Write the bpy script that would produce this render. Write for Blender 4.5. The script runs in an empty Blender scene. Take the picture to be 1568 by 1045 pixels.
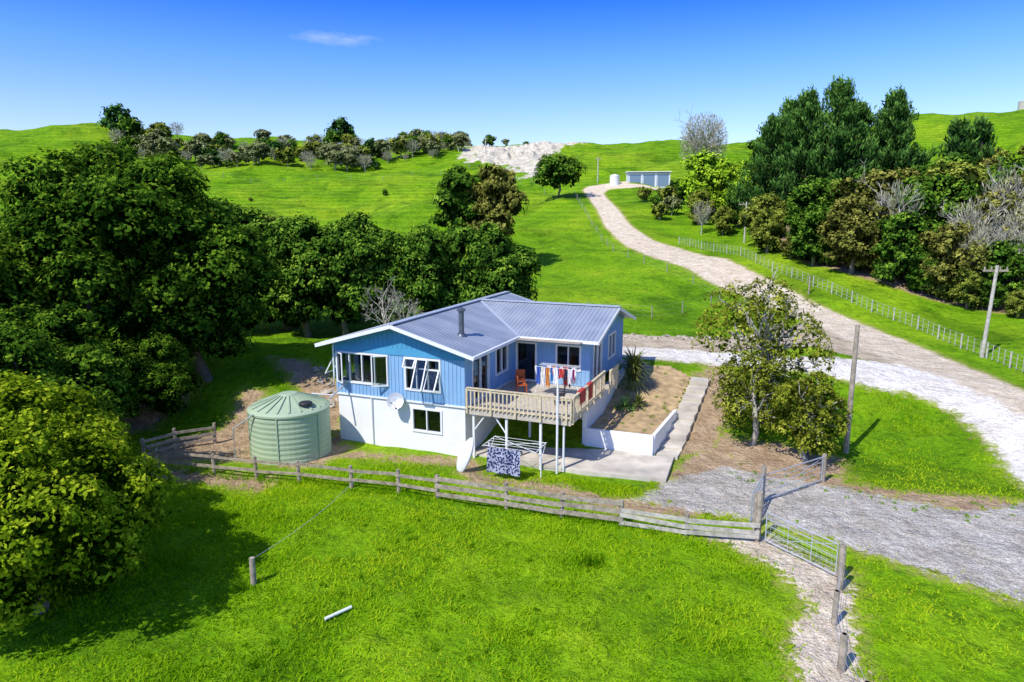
import bpy, bmesh, math, numpy as np, random
from mathutils import Vector, Matrix
rs=np.random.RandomState(7)
random.seed(5)
D=bpy.data; SC=bpy.context.scene; COL=bpy.context.collection
def sst(a,b,t):
    t=np.clip((t-a)/(b-a),0,1); return t*t*(3-2*t)
_vg=np.random.RandomState(99).rand(64,64)
def vnoise(x,y,s):
    x=np.asarray(x)*s+100; y=np.asarray(y)*s+100; i=np.floor(x).astype(int); j=np.floor(y).astype(int); fx=x-i; fy=y-j
    fx=fx*fx*(3-2*fx); fy=fy*fy*(3-2*fy); g=lambda a,b:_vg[a%64,b%64]
    return (g(i,j)*(1-fx)+g(i+1,j)*fx)*(1-fy)+(g(i,j+1)*(1-fx)+g(i+1,j+1)*fx)*fy

# ------------------------------------------------------------ materials
def newmat(name):
    m=D.materials.new(name); m.use_nodes=True
    return m,m.node_tree,m.node_tree.nodes['Principled BSDF']
def lk(nt,a,b): nt.links.new(a,b)
def mat(name,col,rough=.6,var=.12,scale=6,bump=0.0,bscale=30,metal=0,spec=.4):
    m,nt,b=newmat(name)
    tc=nt.nodes.new('ShaderNodeTexCoord'); n=nt.nodes.new('ShaderNodeTexNoise'); n.inputs['Scale'].default_value=scale; n.inputs['Detail'].default_value=5
    lk(nt,tc.outputs['Object'],n.inputs['Vector'])
    r=nt.nodes.new('ShaderNodeValToRGB'); c=np.array(col[:3])
    r.color_ramp.elements[0].position=.3; r.color_ramp.elements[1].position=.7
    r.color_ramp.elements[0].color=(*np.clip(c*(1-var),0,1),1); r.color_ramp.elements[1].color=(*np.clip(c*(1+var),0,1),1)
    lk(nt,n.outputs['Fac'],r.inputs[0]); lk(nt,r.outputs[0],b.inputs['Base Color'])
    b.inputs['Roughness'].default_value=rough; b.inputs['Metallic'].default_value=metal
    b.inputs['Specular IOR Level'].default_value=spec
    if bump>0:
        n2=nt.nodes.new('ShaderNodeTexNoise'); n2.inputs['Scale'].default_value=bscale; n2.inputs['Detail'].default_value=4
        lk(nt,tc.outputs['Object'],n2.inputs['Vector'])
        bp=nt.nodes.new('ShaderNodeBump'); bp.inputs['Strength'].default_value=bump; bp.inputs['Distance'].default_value=.03
        lk(nt,n2.outputs['Fac'],bp.inputs['Height']); lk(nt,bp.outputs[0],b.inputs['Normal'])
    return m
def leafmat(name,dark,mid,light,transl=.35):
    m,nt,b=newmat(name); nt.nodes.remove(b)
    at=nt.nodes.new('ShaderNodeAttribute'); at.attribute_name='tone'
    r=nt.nodes.new('ShaderNodeValToRGB'); e=r.color_ramp.elements
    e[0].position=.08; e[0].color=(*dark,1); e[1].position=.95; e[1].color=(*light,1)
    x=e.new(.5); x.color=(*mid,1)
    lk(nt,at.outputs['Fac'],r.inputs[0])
    d=nt.nodes.new('ShaderNodeBsdfDiffuse'); lk(nt,r.outputs[0],d.inputs[0])
    if transl>0:
        t=nt.nodes.new('ShaderNodeBsdfTranslucent'); mx=nt.nodes.new('ShaderNodeMixShader')
        mx.inputs[0].default_value=transl
        lk(nt,r.outputs[0],t.inputs[0]); lk(nt,d.outputs[0],mx.inputs[1]); lk(nt,t.outputs[0],mx.inputs[2])
        lk(nt,mx.outputs[0],nt.nodes['Material Output'].inputs[0])
    else: lk(nt,d.outputs[0],nt.nodes['Material Output'].inputs[0])
    return m
M_white=mat('white_paint',(.82,.82,.82),.6,.05,1.2,.15,12)
M_trim=mat('white_trim',(.80,.81,.82),.4,.03,3)
M_blue=mat('blue_cladding',(.25,.44,.68),.55,.06,1.2)
M_blued=mat('blue_gable',(.08,.33,.55),.55,.06,1.5)  # teal-blue gable, darkened in colour for the shade under the overhang
M_int=mat('interior',(.35,.30,.24),.8,.2,2)
M_deck=mat('deck_timber',(.52,.46,.38),.75,.15,5)
M_rail=mat('rail_timber',(.62,.52,.34),.7,.22,8)
M_wood=mat('weathered_wood',(.33,.28,.22),.85,.4,5,.3,25)
M_woodl=mat('pale_wood',(.46,.43,.37),.8,.3,5,.3,25)
M_conc=mat('concrete',(.54,.49,.41),.85,.28,1.1,.25,30)
M_tank=mat('tank_green',(.38,.48,.33),.45,.06,1.5)
M_dark=mat('dark',(.03,.03,.035),.5)
M_galv=mat('galvanised_steel',(.50,.52,.54),.4,.12,8,metal=.3)
M_flue=mat('flue_metal',(.13,.15,.19),.35,.2,5,metal=.5)
M_bark=mat('bark',(.17,.14,.11),.9,.35,4,.4,14)
M_barkg=mat('grey_bark',(.42,.40,.33),.9,.3,4,.4,14)
M_soil=mat('soil_mulch',(.42,.30,.16),.95,.4,2.2,.6,14)
M_red=mat('red_cloth',(.45,.05,.04),.8,.2,4)
M_orange=mat('orange_plastic',(.55,.12,.03),.5)
M_rock=mat('rock',(.42,.37,.30),.9,.35,3,.5,8)
M_fpost=mat('grey_post',(.30,.28,.24),.85,.3,5)
def glassmat():
    m,nt,b=newmat('window_glass'); nt.nodes.remove(b)
    t=nt.nodes.new('ShaderNodeBsdfTransparent'); t.inputs[0].default_value=(.55,.62,.66,1)
    g=nt.nodes.new('ShaderNodeBsdfGlossy'); g.inputs['Roughness'].default_value=.03; g.inputs[0].default_value=(.9,.95,1,1)
    f=nt.nodes.new('ShaderNodeFresnel'); f.inputs[0].default_value=1.7
    mx=nt.nodes.new('ShaderNodeMixShader'); lk(nt,f.outputs[0],mx.inputs[0]); lk(nt,t.outputs[0],mx.inputs[1]); lk(nt,g.outputs[0],mx.inputs[2])
    lk(nt,mx.outputs[0],nt.nodes['Material Output'].inputs[0]); return m
M_glass=glassmat()
def roofmat(name,axis):
    m,nt,b=newmat(name)
    tc=nt.nodes.new('ShaderNodeTexCoord'); sp=nt.nodes.new('ShaderNodeSeparateXYZ'); lk(nt,tc.outputs['Object'],sp.inputs[0])
    mu=nt.nodes.new('ShaderNodeMath'); mu.operation='MULTIPLY'; mu.inputs[1].default_value=2*math.pi/.22; lk(nt,sp.outputs[axis],mu.inputs[0])
    si=nt.nodes.new('ShaderNodeMath'); si.operation='SINE'; lk(nt,mu.outputs[0],si.inputs[0])
    m2=nt.nodes.new('ShaderNodeMath'); m2.operation='DIVIDE'; m2.inputs[1].default_value=.76; lk(nt,sp.outputs[axis],m2.inputs[0])
    fl=nt.nodes.new('ShaderNodeMath'); fl.operation='FLOOR'; lk(nt,m2.outputs[0],fl.inputs[0])
    wn=nt.nodes.new('ShaderNodeTexWhiteNoise'); wn.noise_dimensions='1D'; lk(nt,fl.outputs[0],wn.inputs['W'])
    n=nt.nodes.new('ShaderNodeTexNoise'); n.inputs['Scale'].default_value=.9; n.inputs['Detail'].default_value=6; lk(nt,tc.outputs['Object'],n.inputs['Vector'])
    ad=nt.nodes.new('ShaderNodeMath'); ad.operation='MULTIPLY_ADD'; ad.inputs[1].default_value=.30; lk(nt,wn.outputs['Value'],ad.inputs[0]); lk(nt,n.outputs['Fac'],ad.inputs[2])
    a2=nt.nodes.new('ShaderNodeMath'); a2.operation='MULTIPLY_ADD'; a2.inputs[1].default_value=.16; lk(nt,si.outputs[0],a2.inputs[0]); lk(nt,ad.outputs[0],a2.inputs[2])
    r=nt.nodes.new('ShaderNodeValToRGB'); r.color_ramp.elements[0].position=.3; r.color_ramp.elements[0].color=(.22,.26,.33,1)
    r.color_ramp.elements[1].position=1.0; r.color_ramp.elements[1].color=(.40,.44,.50,1)
    lk(nt,a2.outputs[0],r.inputs[0]); lk(nt,r.outputs[0],b.inputs['Base Color']); b.inputs['Roughness'].default_value=.42; b.inputs['Metallic'].default_value=.1
    bp=nt.nodes.new('ShaderNodeBump'); bp.inputs['Strength'].default_value=.7; bp.inputs['Distance'].default_value=.03; lk(nt,si.outputs[0],bp.inputs['Height']); lk(nt,bp.outputs[0],b.inputs['Normal'])
    return m
M_roofy=roofmat('corrugated_roof_y',1); M_roofx=roofmat('corrugated_roof_x',0)

# ------------------------------------------------------------ terrain
def near(x,y):
    y0=30+2.5*sst(0,6,-x)
    return 2.0*sst(y0,y0+9.5,y)-0.3*sst(22,8,y)
far=[(3.6,53,2.2),(4.7,75,3.6),(6.3,100,6.8),(4.3,125,10.4),(9.6,155,16),(14.8,185,23.6),(23.5,220,31.6),(54.5,230,32.5),
(124,220,39.7),(158,220,41.5),(122,170,24),(64,200,28.3),(32,65,4.6),(37,58,3),(-183,260,40.4),(-149,260,41.6),(-131,230,29.8),
(-95,270,38),(-41,270,36.2),(-21,270,36),(-28,220,26),(-85,170,16.5),(-37,170,14.9),(-22.6,130,10.4),(-57.5,125,9.3),(-127,200,22.9),
(-40,60,0.5),(-60,90,3),(-25,58,1.5),(17,150,16),(16.8,122,11.6),(19.2,97,7.3),(23.3,75,5),(25.5,42,1.6),(26,58,2.6),(25,66,3.6),
(25,32,1.1),(35,45,1.8),(60,60,3.5),(70,100,9),(40,130,13),(90,140,18),(60,30,1),(60,5,0),(-60,30,-2),(-60,5,-2),(0,-20,-1),(-40,-20,-2),(40,-20,0),
(-250,120,10),(-250,260,38),(250,220,40),(200,100,15),(0,320,30),(-150,330,32),(150,320,32),(80,270,30),(-300,0,0),(300,0,0),(0,420,20),(300,400,20),(-300,400,20),(0,-100,-2)]
K=[list(k) for k in far]
for x in range(-20,23,5):
    for y in range(5,50,5):
        K.append([x,y,float(near(np.float64(x),np.float64(y)))])
K=np.array(K,float); CC=5.0
def phi(a,b): return np.sqrt(((a[:,None,:]-b[None,:,:])**2).sum(-1)+CC*CC)
n_=len(K); MM=np.zeros((n_+1,n_+1)); MM[:n_,:n_]=phi(K[:,:2],K[:,:2]); MM[:n_,n_]=1; MM[n_,:n_]=1
W=np.linalg.solve(MM,np.append(K[:,2],0))
def detail(x,y):
    d=np.zeros_like(x)
    for (a,b,c,ph) in ((.11,.07,.5,0),(-.06,.13,.5,1.3),(.21,-.17,.28,2.1),(.33,.29,.2,.4),(-.45,.31,.14,3.3)):
        d=d+c*np.sin(a*x+b*y+ph+1.3*np.sin(.05*x-.04*y+ph))
    hum=(vnoise(x,y,.09)-.5)*1.6+(vnoise(x,y,.22)-.5)*.8+(vnoise(x,y,.5)-.5)*.35
    m=sst(60,130,y)*(1-np.exp(-((x-17)/9.)**2)*(y<165))
    m2=sst(55,90,y)*(1-np.exp(-((x-18)/6.)**2)*(y<165))
    q=np.exp(-(((x-4)/19.)**2+((y-234)/11.)**2))*2.6
    qn=np.exp(-(((x-2)/16.)**2+((y-216)/20.)**2))*(-np.abs(vnoise(x,y,.22)-.5)*5.5+(vnoise(x,y,.7)-.5)*2.6+.7)
    mic=.035*np.sin(x*1.7+np.sin(y*1.1))*np.sin(y*1.9+np.sin(x*.8)*1.5)+.05*(vnoise(x,y,1.3)-.5)
    return d*m*1.0+hum*m2+q+qn+mic
def H(x,y):
    x=np.asarray(x,float); y=np.asarray(y,float)
    p=np.stack([np.ravel(x),np.ravel(y)],-1); o=np.empty(len(p))
    for i in range(0,len(p),20000): o[i:i+20000]=phi(p[i:i+20000],K[:,:2])@W[:n_]+W[n_]
    return o.reshape(x.shape)+detail(x,y)
def h1(x,y): return float(H(np.array([x]),np.array([y]))[0])

def sdf(px,py,poly):
    P=np.array(poly,float); n=len(P); d=np.full(px.shape,1e18); ins=np.zeros(px.shape,bool)
    for i in range(n):
        a=P[i]; b=P[(i+1)%n]; e=b-a; wx=px-a[0]; wy=py-a[1]
        t=np.clip((wx*e[0]+wy*e[1])/(e@e+1e-12),0,1)
        d=np.minimum(d,(wx-e[0]*t)**2+(wy-e[1]*t)**2)
        c=((a[1]<=py)&(b[1]>py))|((b[1]<=py)&(a[1]>py))
        if abs(e[1])>1e-9:
            ins^= c & (px < a[0]+(py-a[1])/e[1]*e[0])
    d=np.sqrt(d); return np.where(ins,-d,d)
ROAD=[(24.5,151.5),(19,153.5),(16.5,153),(15.1,149),(15.1,132.6),(14.6,109.5),(15.5,92.8),(17.3,83.9),(19.5,76.8),(20.3,70.4),(21.9,65.8),(23.5,58.5),(24.4,51.2),(24.2,45),(23.6,39),(23.6,30),(23.5,10),(27.5,10),(27.4,34.9),(28.2,39.8),(28.6,47.2),(27.8,55.2),(27.0,59.7),(26.1,68.7),(25.1,73.9),(24.3,78.2),(21.9,86.6),(19.6,96),(18.4,108),(18.4,125.4),(18.6,142),(20,146),(26,145.5),(33,144.5),(33,147),(25,148.5)]
WHITE=[(6.4,42.2),(8,41.4),(12,40.1),(16,39.2),(18,38.5),(19.4,36.8),(21.8,35.7),(22.7,33.3),(22.4,30.4),(21.2,26.9),(20.3,24),(25,22),(25,38),(24,41),(21.5,41.6),(17.5,41.6),(13,43.6),(9,45.2),(6,45.5)]
TAN=[(24.5,49),(26,52.5),(24,54.5),(20.6,52.0),(15.6,49.1),(8.1,50.2),(6,48),(7,44.5),(13,43),(18.5,44.5),(20.5,46),(22.5,40.5),(24.5,38)]
DRIVE=[(4.9,24.9),(6.6,27.2),(9.4,28.6),(11,27.5),(13.5,26.2),(15.5,24.7),(17.2,23.9),(19.5,24.6),(24,24.6),(26,14),(19,15.2),(15,17.8),(13.5,19.2),(12.1,20.4),(10.5,21.9),(9.3,23),(7.6,23.5)]
TRACK=[(6.3,22.2),(8.9,21.9),(9.5,20.4),(10.5,19.5),(9.4,17.2),(8.5,14.7),(8.2,9),(7.0,9),(6.9,14.7),(7.3,16.3),(8.6,17.7),(8.5,19.3),(7.7,20.9)]
DIRTS=[[(-10.5,31.3),(-8,30.4),(-1.9,29.3),(-1.2,27.5),(2,26.5),(4.4,24.9),(5.7,24.6),(7.4,28.7),(8.8,30.5),(9.6,30.5),(11.3,28.5),(13.9,27.3),(13.8,26.4),(11,26),(8,23.6),(5.7,23.4),(3.5,23.9),(1.8,25.6),(-1.8,26.7),(-2.4,28.6),(-7.5,29.7),(-10.5,30.3)],
[(9.4,31),(10.5,31.6),(13.5,30.6),(14.9,29.4),(14.2,27.6),(11,27.4)],
[(13.0,27.0),(16,25.6),(19,25.2),(19.3,24.4),(17.2,23.7),(15.5,24.5),(13.5,26.0)],
[(-15.6,27.2),(-10.3,25.9),(-9.6,26.7),(-14,28.0),(-15.9,28.4)],
[(-12.6,29.2),(-9,28.2),(-7.4,30),(-8.6,32.6),(-12,31.9)],
[(-15.8,29),(-12.4,29.2),(-12.2,31.5),(-13.2,34.5),(-14.2,37.5),(-15.2,37.5),(-14.8,33.5),(-17,31)],
[(-12.6,41),(-9.4,37.4),(-8.7,33),(-9.6,32.8),(-10.5,35.6),(-13.4,39.6),(-15,42)],
[(7.5,29.8),(9.5,30.4),(12.6,37.5),(12.2,40),(10.6,38)],
[(-30,33),(-22,31.5),(-18.5,33.5),(-18,38.5),(-23,42),(-32,44)],
[(31.5,75),(33.5,66),(37,60),(42,55),(60,47),(90,70),(80,120),(40,125),(35,100)]]
QUARRY=[(-17,222),(-16,238),(-5,246),(9,248),(23,243),(20,219),(10,198),(5,174),(-1,188),(-8,203),(-13,212)]
def fields(x,y):
    out={'sd_road':sdf(x,y,ROAD),'sd_white':sdf(x,y,WHITE),'sd_tan':sdf(x,y,TAN),'sd_drive':sdf(x,y,DRIVE),'sd_track':sdf(x,y,TRACK),'sd_quarry':sdf(x,y,QUARRY)}
    out['sd_dirt']=np.min([sdf(x,y,d) for d in DIRTS],axis=0); return out
def axis(parts):
    o=[]
    for a,b,s in parts: o+=list(np.arange(a,b,s))
    return np.array(o)
xs=axis([(-700,-200,50),(-200,-60,3),(-60,-26,1.2),(-26,33,.22),(33,60,1.2),(60,200,3),(200,701,50)])
ys=axis([(-150,0,15),(0,10,1),(10,46,.22),(46,60,.5),(60,180,1.2),(180,250,1.2),(250,290,3),(290,700,25)])
X,Y=np.meshgrid(xs,ys); Z=H(X,Y); nx=len(xs); ny=len(ys)
V=np.stack([X.ravel(),Y.ravel(),Z.ravel()],-1); F=fields(X.ravel(),Y.ravel())
ii,jj=np.meshgrid(np.arange(nx-1),np.arange(ny-1)); base=(jj*nx+ii).ravel()
Q=np.stack([base,base+1,base+1+nx,base+nx],-1)

def npmesh(name,v,q,mats,attrs=None,mi=None,smooth=False):
    me=D.meshes.new(name); k=q.shape[1]
    me.vertices.add(len(v)); me.vertices.foreach_set('co',np.asarray(v,np.float32).ravel())
    me.loops.add(q.size); me.loops.foreach_set('vertex_index',q.astype(np.int32).ravel())
    me.polygons.add(len(q)); me.polygons.foreach_set('loop_start',np.arange(0,q.size,k,dtype=np.int32)); me.polygons.foreach_set('loop_total',np.full(len(q),k,np.int32))
    for m in mats: me.materials.append(m)
    if mi is not None: me.polygons.foreach_set('material_index',mi.astype(np.int32))
    if smooth: me.polygons.foreach_set('use_smooth',np.ones(len(q),bool))
    for kk,a in (attrs or {}).items():
        at=me.attributes.new(kk,'FLOAT','POINT'); at.data.foreach_set('value',np.asarray(a,np.float32))
    me.update(calc_edges=True); me.validate(); return me
def obj(name,me,parent=None,loc=None,rot=None):
    o=D.objects.new(name,me); COL.objects.link(o)
    if parent is not None: o.parent=parent
    if loc is not None: o.location=loc
    if rot is not None: o.rotation_euler=rot
    return o
def groundmat():
    m,nt,b=newmat('ground_surface'); N=nt.nodes
    geo=N.new('ShaderNodeNewGeometry'); pos=geo.outputs['Position']
    def noise(s,d=4,r=.55,dist=0):
        n=N.new('ShaderNodeTexNoise'); n.inputs['Scale'].default_value=s; n.inputs['Detail'].default_value=d; n.inputs['Roughness'].default_value=r; n.inputs['Distortion'].default_value=dist
        lk(nt,pos,n.inputs['Vector']); return n.outputs['Fac']
    def ramp(f,stops):
        r=N.new('ShaderNodeValToRGB'); e=r.color_ramp.elements
        e[0].position=stops[0][0]; e[0].color=(*stops[0][1],1); e[1].position=stops[-1][0]; e[1].color=(*stops[-1][1],1)
        for p,c in stops[1:-1]: x=e.new(p); x.color=(*c,1)
        lk(nt,f,r.inputs[0]); return r.outputs[0]
    def mix(f,a,c2,mode='MIX'):
        x=N.new('ShaderNodeMix'); x.data_type='RGBA'; x.blend_type=mode
        if isinstance(f,float): x.inputs[0].default_value=f
        else: lk(nt,f,x.inputs[0])
        lk(nt,a,x.inputs[6])
        if isinstance(c2,tuple): x.inputs[7].default_value=(*c2,1)
        else: lk(nt,c2,x.inputs[7])
        return x.outputs[2]
    def math_(op,a,c=None,d=None):
        x=N.new('ShaderNodeMath'); x.operation=op
        for i,vv in enumerate((a,c,d)):
            if vv is None: continue
            if isinstance(vv,(int,float)): x.inputs[i].default_value=vv
            else: lk(nt,vv,x.inputs[i])
        return x.outputs[0]
    n1=noise(.045,6,.6); n2=noise(.35,6,.6); n3=noise(3.2,5,.7); n4=noise(14,3,.7); n5=noise(1.1,5,.65,.6); n6=noise(.13,5,.65,.8)
    g=ramp(n2,[(.32,(.10,.25,.004)),(.5,(.17,.37,.006)),(.68,(.29,.47,.014))])
    g2=ramp(n1,[(.38,(.12,.28,.005)),(.5,(.20,.39,.008)),(.60,(.33,.47,.018))])
    g=mix(.5,g,g2)
    gd=ramp(n3,[(.3,(.42,.48,.45)),(.52,(1,1,1)),(.75,(1.35,1.2,1.1))]); g=mix(.85,g,gd,'MULTIPLY')
    gh=ramp(n5,[(.28,(.38,.46,.45)),(.46,(1,1,1))]); g=mix(.8,g,gh,'MULTIPLY')
    g6=ramp(n6,[(.34,(.50,.57,.55)),(.5,(1,1,1)),(.66,(1.22,1.1,1.1))]); g=mix(.95,g,g6,'MULTIPLY')
    gy=ramp(n5,[(.60,(0,0,0)),(.74,(1,1,1))]); g=mix(math_('MULTIPLY',gy,.4),g,(.42,.44,.06))
    # faint stock tracks following the slopes of the hill
    spz=N.new('ShaderNodeSeparateXYZ'); lk(nt,pos,spz.inputs[0])
    wv=math_('SINE',math_('ADD',math_('MULTIPLY',spz.outputs[2],7.5),math_('MULTIPLY',n2,9.)))
    far_=N.new('ShaderNodeMapRange'); lk(nt,spz.outputs[1],far_.inputs[0]); far_.inputs[1].default_value=70; far_.inputs[2].default_value=130
    tr=ramp(wv,[(.0,(.66,.70,.66)),(.45,(1,1,1))]); g=mix(math_('MULTIPLY',far_.outputs[0],.6),g,tr,'MULTIPLY')
    edge=noise(1.6,5,.7); edge2=noise(7,3,.7)
    ev=math_('ADD',math_('MULTIPLY',math_('SUBTRACT',edge,.5),2.2),math_('MULTIPLY',math_('SUBTRACT',edge2,.5),.9))
    qv=math_('SUBTRACT',noise(.16,6,.7),.5)
    def layer(prev,attr,colr,amp=1.,w=.12,off=0.,strength=1.,nv=None):
        a=N.new('ShaderNodeAttribute'); a.attribute_name=attr
        s=math_('ADD',math_('MULTIPLY',nv or ev,amp),math_('ADD',a.outputs['Fac'],off))
        mr=N.new('ShaderNodeMapRange'); mr.interpolation_type='SMOOTHSTEP'; lk(nt,s,mr.inputs[0]); mr.inputs[1].default_value=w; mr.inputs[2].default_value=-w; mr.inputs[3].default_value=0; mr.inputs[4].default_value=strength
        return mix(mr.outputs[0],prev,colr), mr.outputs[0]
    sp=noise(22,2,.8); sp2=noise(5,4,.7); sp3=noise(.9,4,.6)
    def stone(c0,c1,c2,k=.72):
        r=ramp(sp,[(.32,c0),(.5,c1),(.68,c2)]); q=ramp(sp2,[(.3,(.66,.64,.62)),(.6,(1.1,1.1,1.1))]); r=mix(.85,r,q,'MULTIPLY')
        q=ramp(sp3,[(.35,(k+.04,k,k-.05)),(.6,(1.1,1.1,1.1))]); return mix(.9,r,q,'MULTIPLY')
    dirt=stone((.30,.20,.11),(.47,.34,.21),(.62,.49,.34))
    drive=stone((.27,.25,.21),(.52,.49,.43),(.80,.77,.70),.76)
    white=stone((.72,.69,.61),(.88,.85,.78),(.90,.88,.83),.85)
    tan=stone((.36,.28,.18),(.60,.50,.36),(.82,.74,.61))
    road=stone((.56,.46,.33),(.74,.64,.49),(.84,.76,.63),.85)
    track=stone((.50,.40,.27),(.76,.66,.51),(.88,.82,.71))
    quar=stone((.38,.35,.25),(.68,.64,.52),(.84,.80,.70),.6)
    straw=ramp(n4,[(.3,(.38,.31,.07)),(.7,(.52,.46,.15))])
    c=g
    for at in ('sd_drive','sd_white','sd_track','sd_dirt','sd_road'):
        c,_=layer(c,at,straw,1.0,.45,-.3,.65)
    c,f1=layer(c,'sd_dirt',dirt,1.2); c,f2=layer(c,'sd_track',track,.9); c,f3=layer(c,'sd_drive',drive,.9)
    c,f6=layer(c,'sd_tan',tan,1.3); c,f5=layer(c,'sd_road',road,.4,.3); c,f4=layer(c,'sd_white',white,1.0,.35); c,f7=layer(c,'sd_quarry',quar,26,1.0,-.6,1.,qv)
    lk(nt,c,b.inputs['Base Color']); b.inputs['Roughness'].default_value=.95; b.inputs['Specular IOR Level'].default_value=.08
    hh=math_('ADD',math_('MULTIPLY',n3,1.0),math_('MULTIPLY',n4,.5)); hh=math_('ADD',hh,math_('MULTIPLY',n2,5.)); hh=math_('ADD',hh,math_('MULTIPLY',n5,2.5))
    bp=N.new('ShaderNodeBump'); bp.inputs['Strength'].default_value=.9; bp.inputs['Distance'].default_value=.16; lk(nt,hh,bp.inputs['Height']); lk(nt,bp.outputs[0],b.inputs['Normal'])
    return m
M_ground=groundmat()
fc=lambda k:F[k][Q].mean(1)
own=np.zeros(len(Q),int)
own[fc('sd_drive')<.9]=1; own[fc('sd_track')<.8]=2; own[fc('sd_white')<.8]=3; own[fc('sd_road')<.6]=4; own[fc('sd_quarry')<5]=5
for k,nm in enumerate(['ground','gravel_driveway','dirt_track','gravel_turning_area','gravel_road','quarry_cliff']):
    q=Q[own==k]; used,inv=np.unique(q,return_inverse=True)
    me=npmesh(nm,V[used],inv.reshape(q.shape),[M_ground],{a:F[a][used] for a in F},smooth=True); obj(nm,me)

# ------------------------------------------------------------ geometry helpers
class MB:
    def __init__(s): s.v=[];s.f=[];s.n=0
    def add(s,v,f):
        s.f+= [tuple(i+s.n for i in q) for q in f]; s.v+= [tuple(p) for p in v]; s.n+=len(v)
    def box(s,x0,x1,y0,y1,z0,z1,M=None):
        v=[(x,y,z) for z in (z0,z1) for (x,y) in ((x0,y0),(x1,y0),(x1,y1),(x0,y1))]
        if M is not None: v=[tuple(M@Vector(p)) for p in v]
        s.add(v,[(3,2,1,0),(4,5,6,7),(0,1,5,4),(1,2,6,5),(2,3,7,6),(3,0,4,7)])
    def beam(s,a,b,w,h,up=(0,0,1)):
        a=Vector(a);b=Vector(b);d=(b-a).normalized(); u=Vector(up)
        if abs(d.dot(u))>.98: u=Vector((0,1,0))
        r=d.cross(u).normalized(); u=r.cross(d).normalized()
        v=[p+r*sx*w/2+u*sz*h/2 for p in (a,b) for sx,sz in ((-1,-1),(1,-1),(1,1),(-1,1))]
        s.add(v,[(0,1,2,3),(7,6,5,4),(4,5,1,0),(5,6,2,1),(6,7,3,2),(7,4,0,3)])
    def tube(s,pts,rad,n=6,cap=True):
        pts=[Vector(p) for p in pts]; rings=[]
        for i,p in enumerate(pts):
            d=(pts[min(i+1,len(pts)-1)]-pts[max(i-1,0)]).normalized()
            u=Vector((0,0,1)) if abs(d.z)<.95 else Vector((1,0,0))
            r=d.cross(u).normalized(); u=r.cross(d).normalized(); R=rad[i] if hasattr(rad,'__len__') else rad
            rings.append([p+(r*math.cos(2*math.pi*k/n)+u*math.sin(2*math.pi*k/n))*R for k in range(n)])
        v=[p for r in rings for p in r]; f=[]
        for i in range(len(pts)-1):
            for k in range(n): f.append((i*n+k,i*n+(k+1)%n,(i+1)*n+(k+1)%n,(i+1)*n+k))
        if cap: f.append(tuple(range(n))[::-1]); f.append(tuple(range((len(pts)-1)*n,len(pts)*n)))
        s.add(v,f)
    def lathe(s,prof,n=32,c=(0,0,0)):
        v=[(c[0]+r*math.cos(2*math.pi*k/n),c[1]+r*math.sin(2*math.pi*k/n),c[2]+z) for r,z in prof for k in range(n)]; f=[]
        for i in range(len(prof)-1):
            for k in range(n): f.append((i*n+k,i*n+(k+1)%n,(i+1)*n+(k+1)%n,(i+1)*n+k))
        s.add(v,f)
    def obj(s,name,mat,parent=None,loc=None,rot=None,smooth=False):
        me=D.meshes.new(name); me.from_pydata([tuple(p) for p in s.v],[],s.f); me.materials.append(mat)
        if smooth:
            for p in me.polygons: p.use_smooth=True
        return obj(name,me,parent,loc,rot)
def empty(name,loc=(0,0,0),rotz=0):
    e=D.objects.new(name,None); COL.objects.link(e); e.location=loc; e.rotation_euler=(0,0,rotz); e.empty_display_size=.3; return e

# ------------------------------------------------------------ house
HO=(-8.48,32.2); HR=math.radians(-22)
house=empty('blue_weatherboard_house',(HO[0],HO[1],0),HR)
cb,sb=math.cos(HR),math.sin(HR)
def l2w(x,y): return (HO[0]+cb*x-sb*y, HO[1]+sb*x+cb*y)
def wall(mb,ax,p0,p1,u0,u1,z0,z1,holes):
    us=sorted({u0,u1}|{h[0] for h in holes}|{h[1] for h in holes}); zs=sorted({z0,z1}|{h[2] for h in holes}|{h[3] for h in holes})
    for i in range(len(us)-1):
        for j in range(len(zs)-1):
            uc=(us[i]+us[i+1])/2; zc=(zs[j]+zs[j+1])/2
            if any(h[0]<uc<h[1] and h[2]<zc<h[3] for h in holes): continue
            if ax=='x': mb.box(us[i],us[i+1],p0,p1,zs[j],zs[j+1])
            else: mb.box(p0,p1,us[i],us[i+1],zs[j],zs[j+1])
FL=2.38; TOP=4.82
Hf=[(.08,2.9,3.0,4.42),(3.85,5.65,2.95,4.42)]
Hl=[(4.15,5.65,.98,2.05)]
Hleft=[(.15,1.6,3.0,4.42),(6,7.5,3.2,4.3)]
HmR=[(.7,2.5,FL+.08,4.45),(3.4,4.9,3.1,4.45)]
HwF=[(7.2,8.25,FL+.08,4.42),(9.35,10.6,3.2,4.42)]
HwR=[(6.1,7.7,FL+.08,4.42),(9.2,10.7,3.1,4.4)]
lo=MB()
wall(lo,'x',0.02,.2,.02,6.86,-.4,FL,Hl)
lo.box(.02,.2,.2,12.6,-.4,FL); lo.box(6.68,6.86,.2,5.5,-.4,FL)
wall(lo,'x',5.52,5.7,6.86,11.4,-.4,FL-.03,[(7.3,8.2,-.1,2.0),(9,10.2,1.0,1.9)])
lo.box(11.4,11.6,3.3,12.6,-.4,2.12); lo.box(.2,11.4,12.4,12.6,-.4,FL)
lo.obj('lower_walls',M_white,house)
up=MB()
wall(up,'x',-.03,.12,-.03,6.9,FL,TOP,Hf)
wall(up,'y',-.03,.12,.12,12.7,FL,TOP,Hleft)
wall(up,'y',6.75,6.9,.12,5.5,FL,TOP,HmR)
wall(up,'x',5.5,5.65,6.9,11.1,FL,TOP,HwF)
wall(up,'y',10.95,11.1,5.65,12.7,FL,TOP,HwR)
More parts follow.
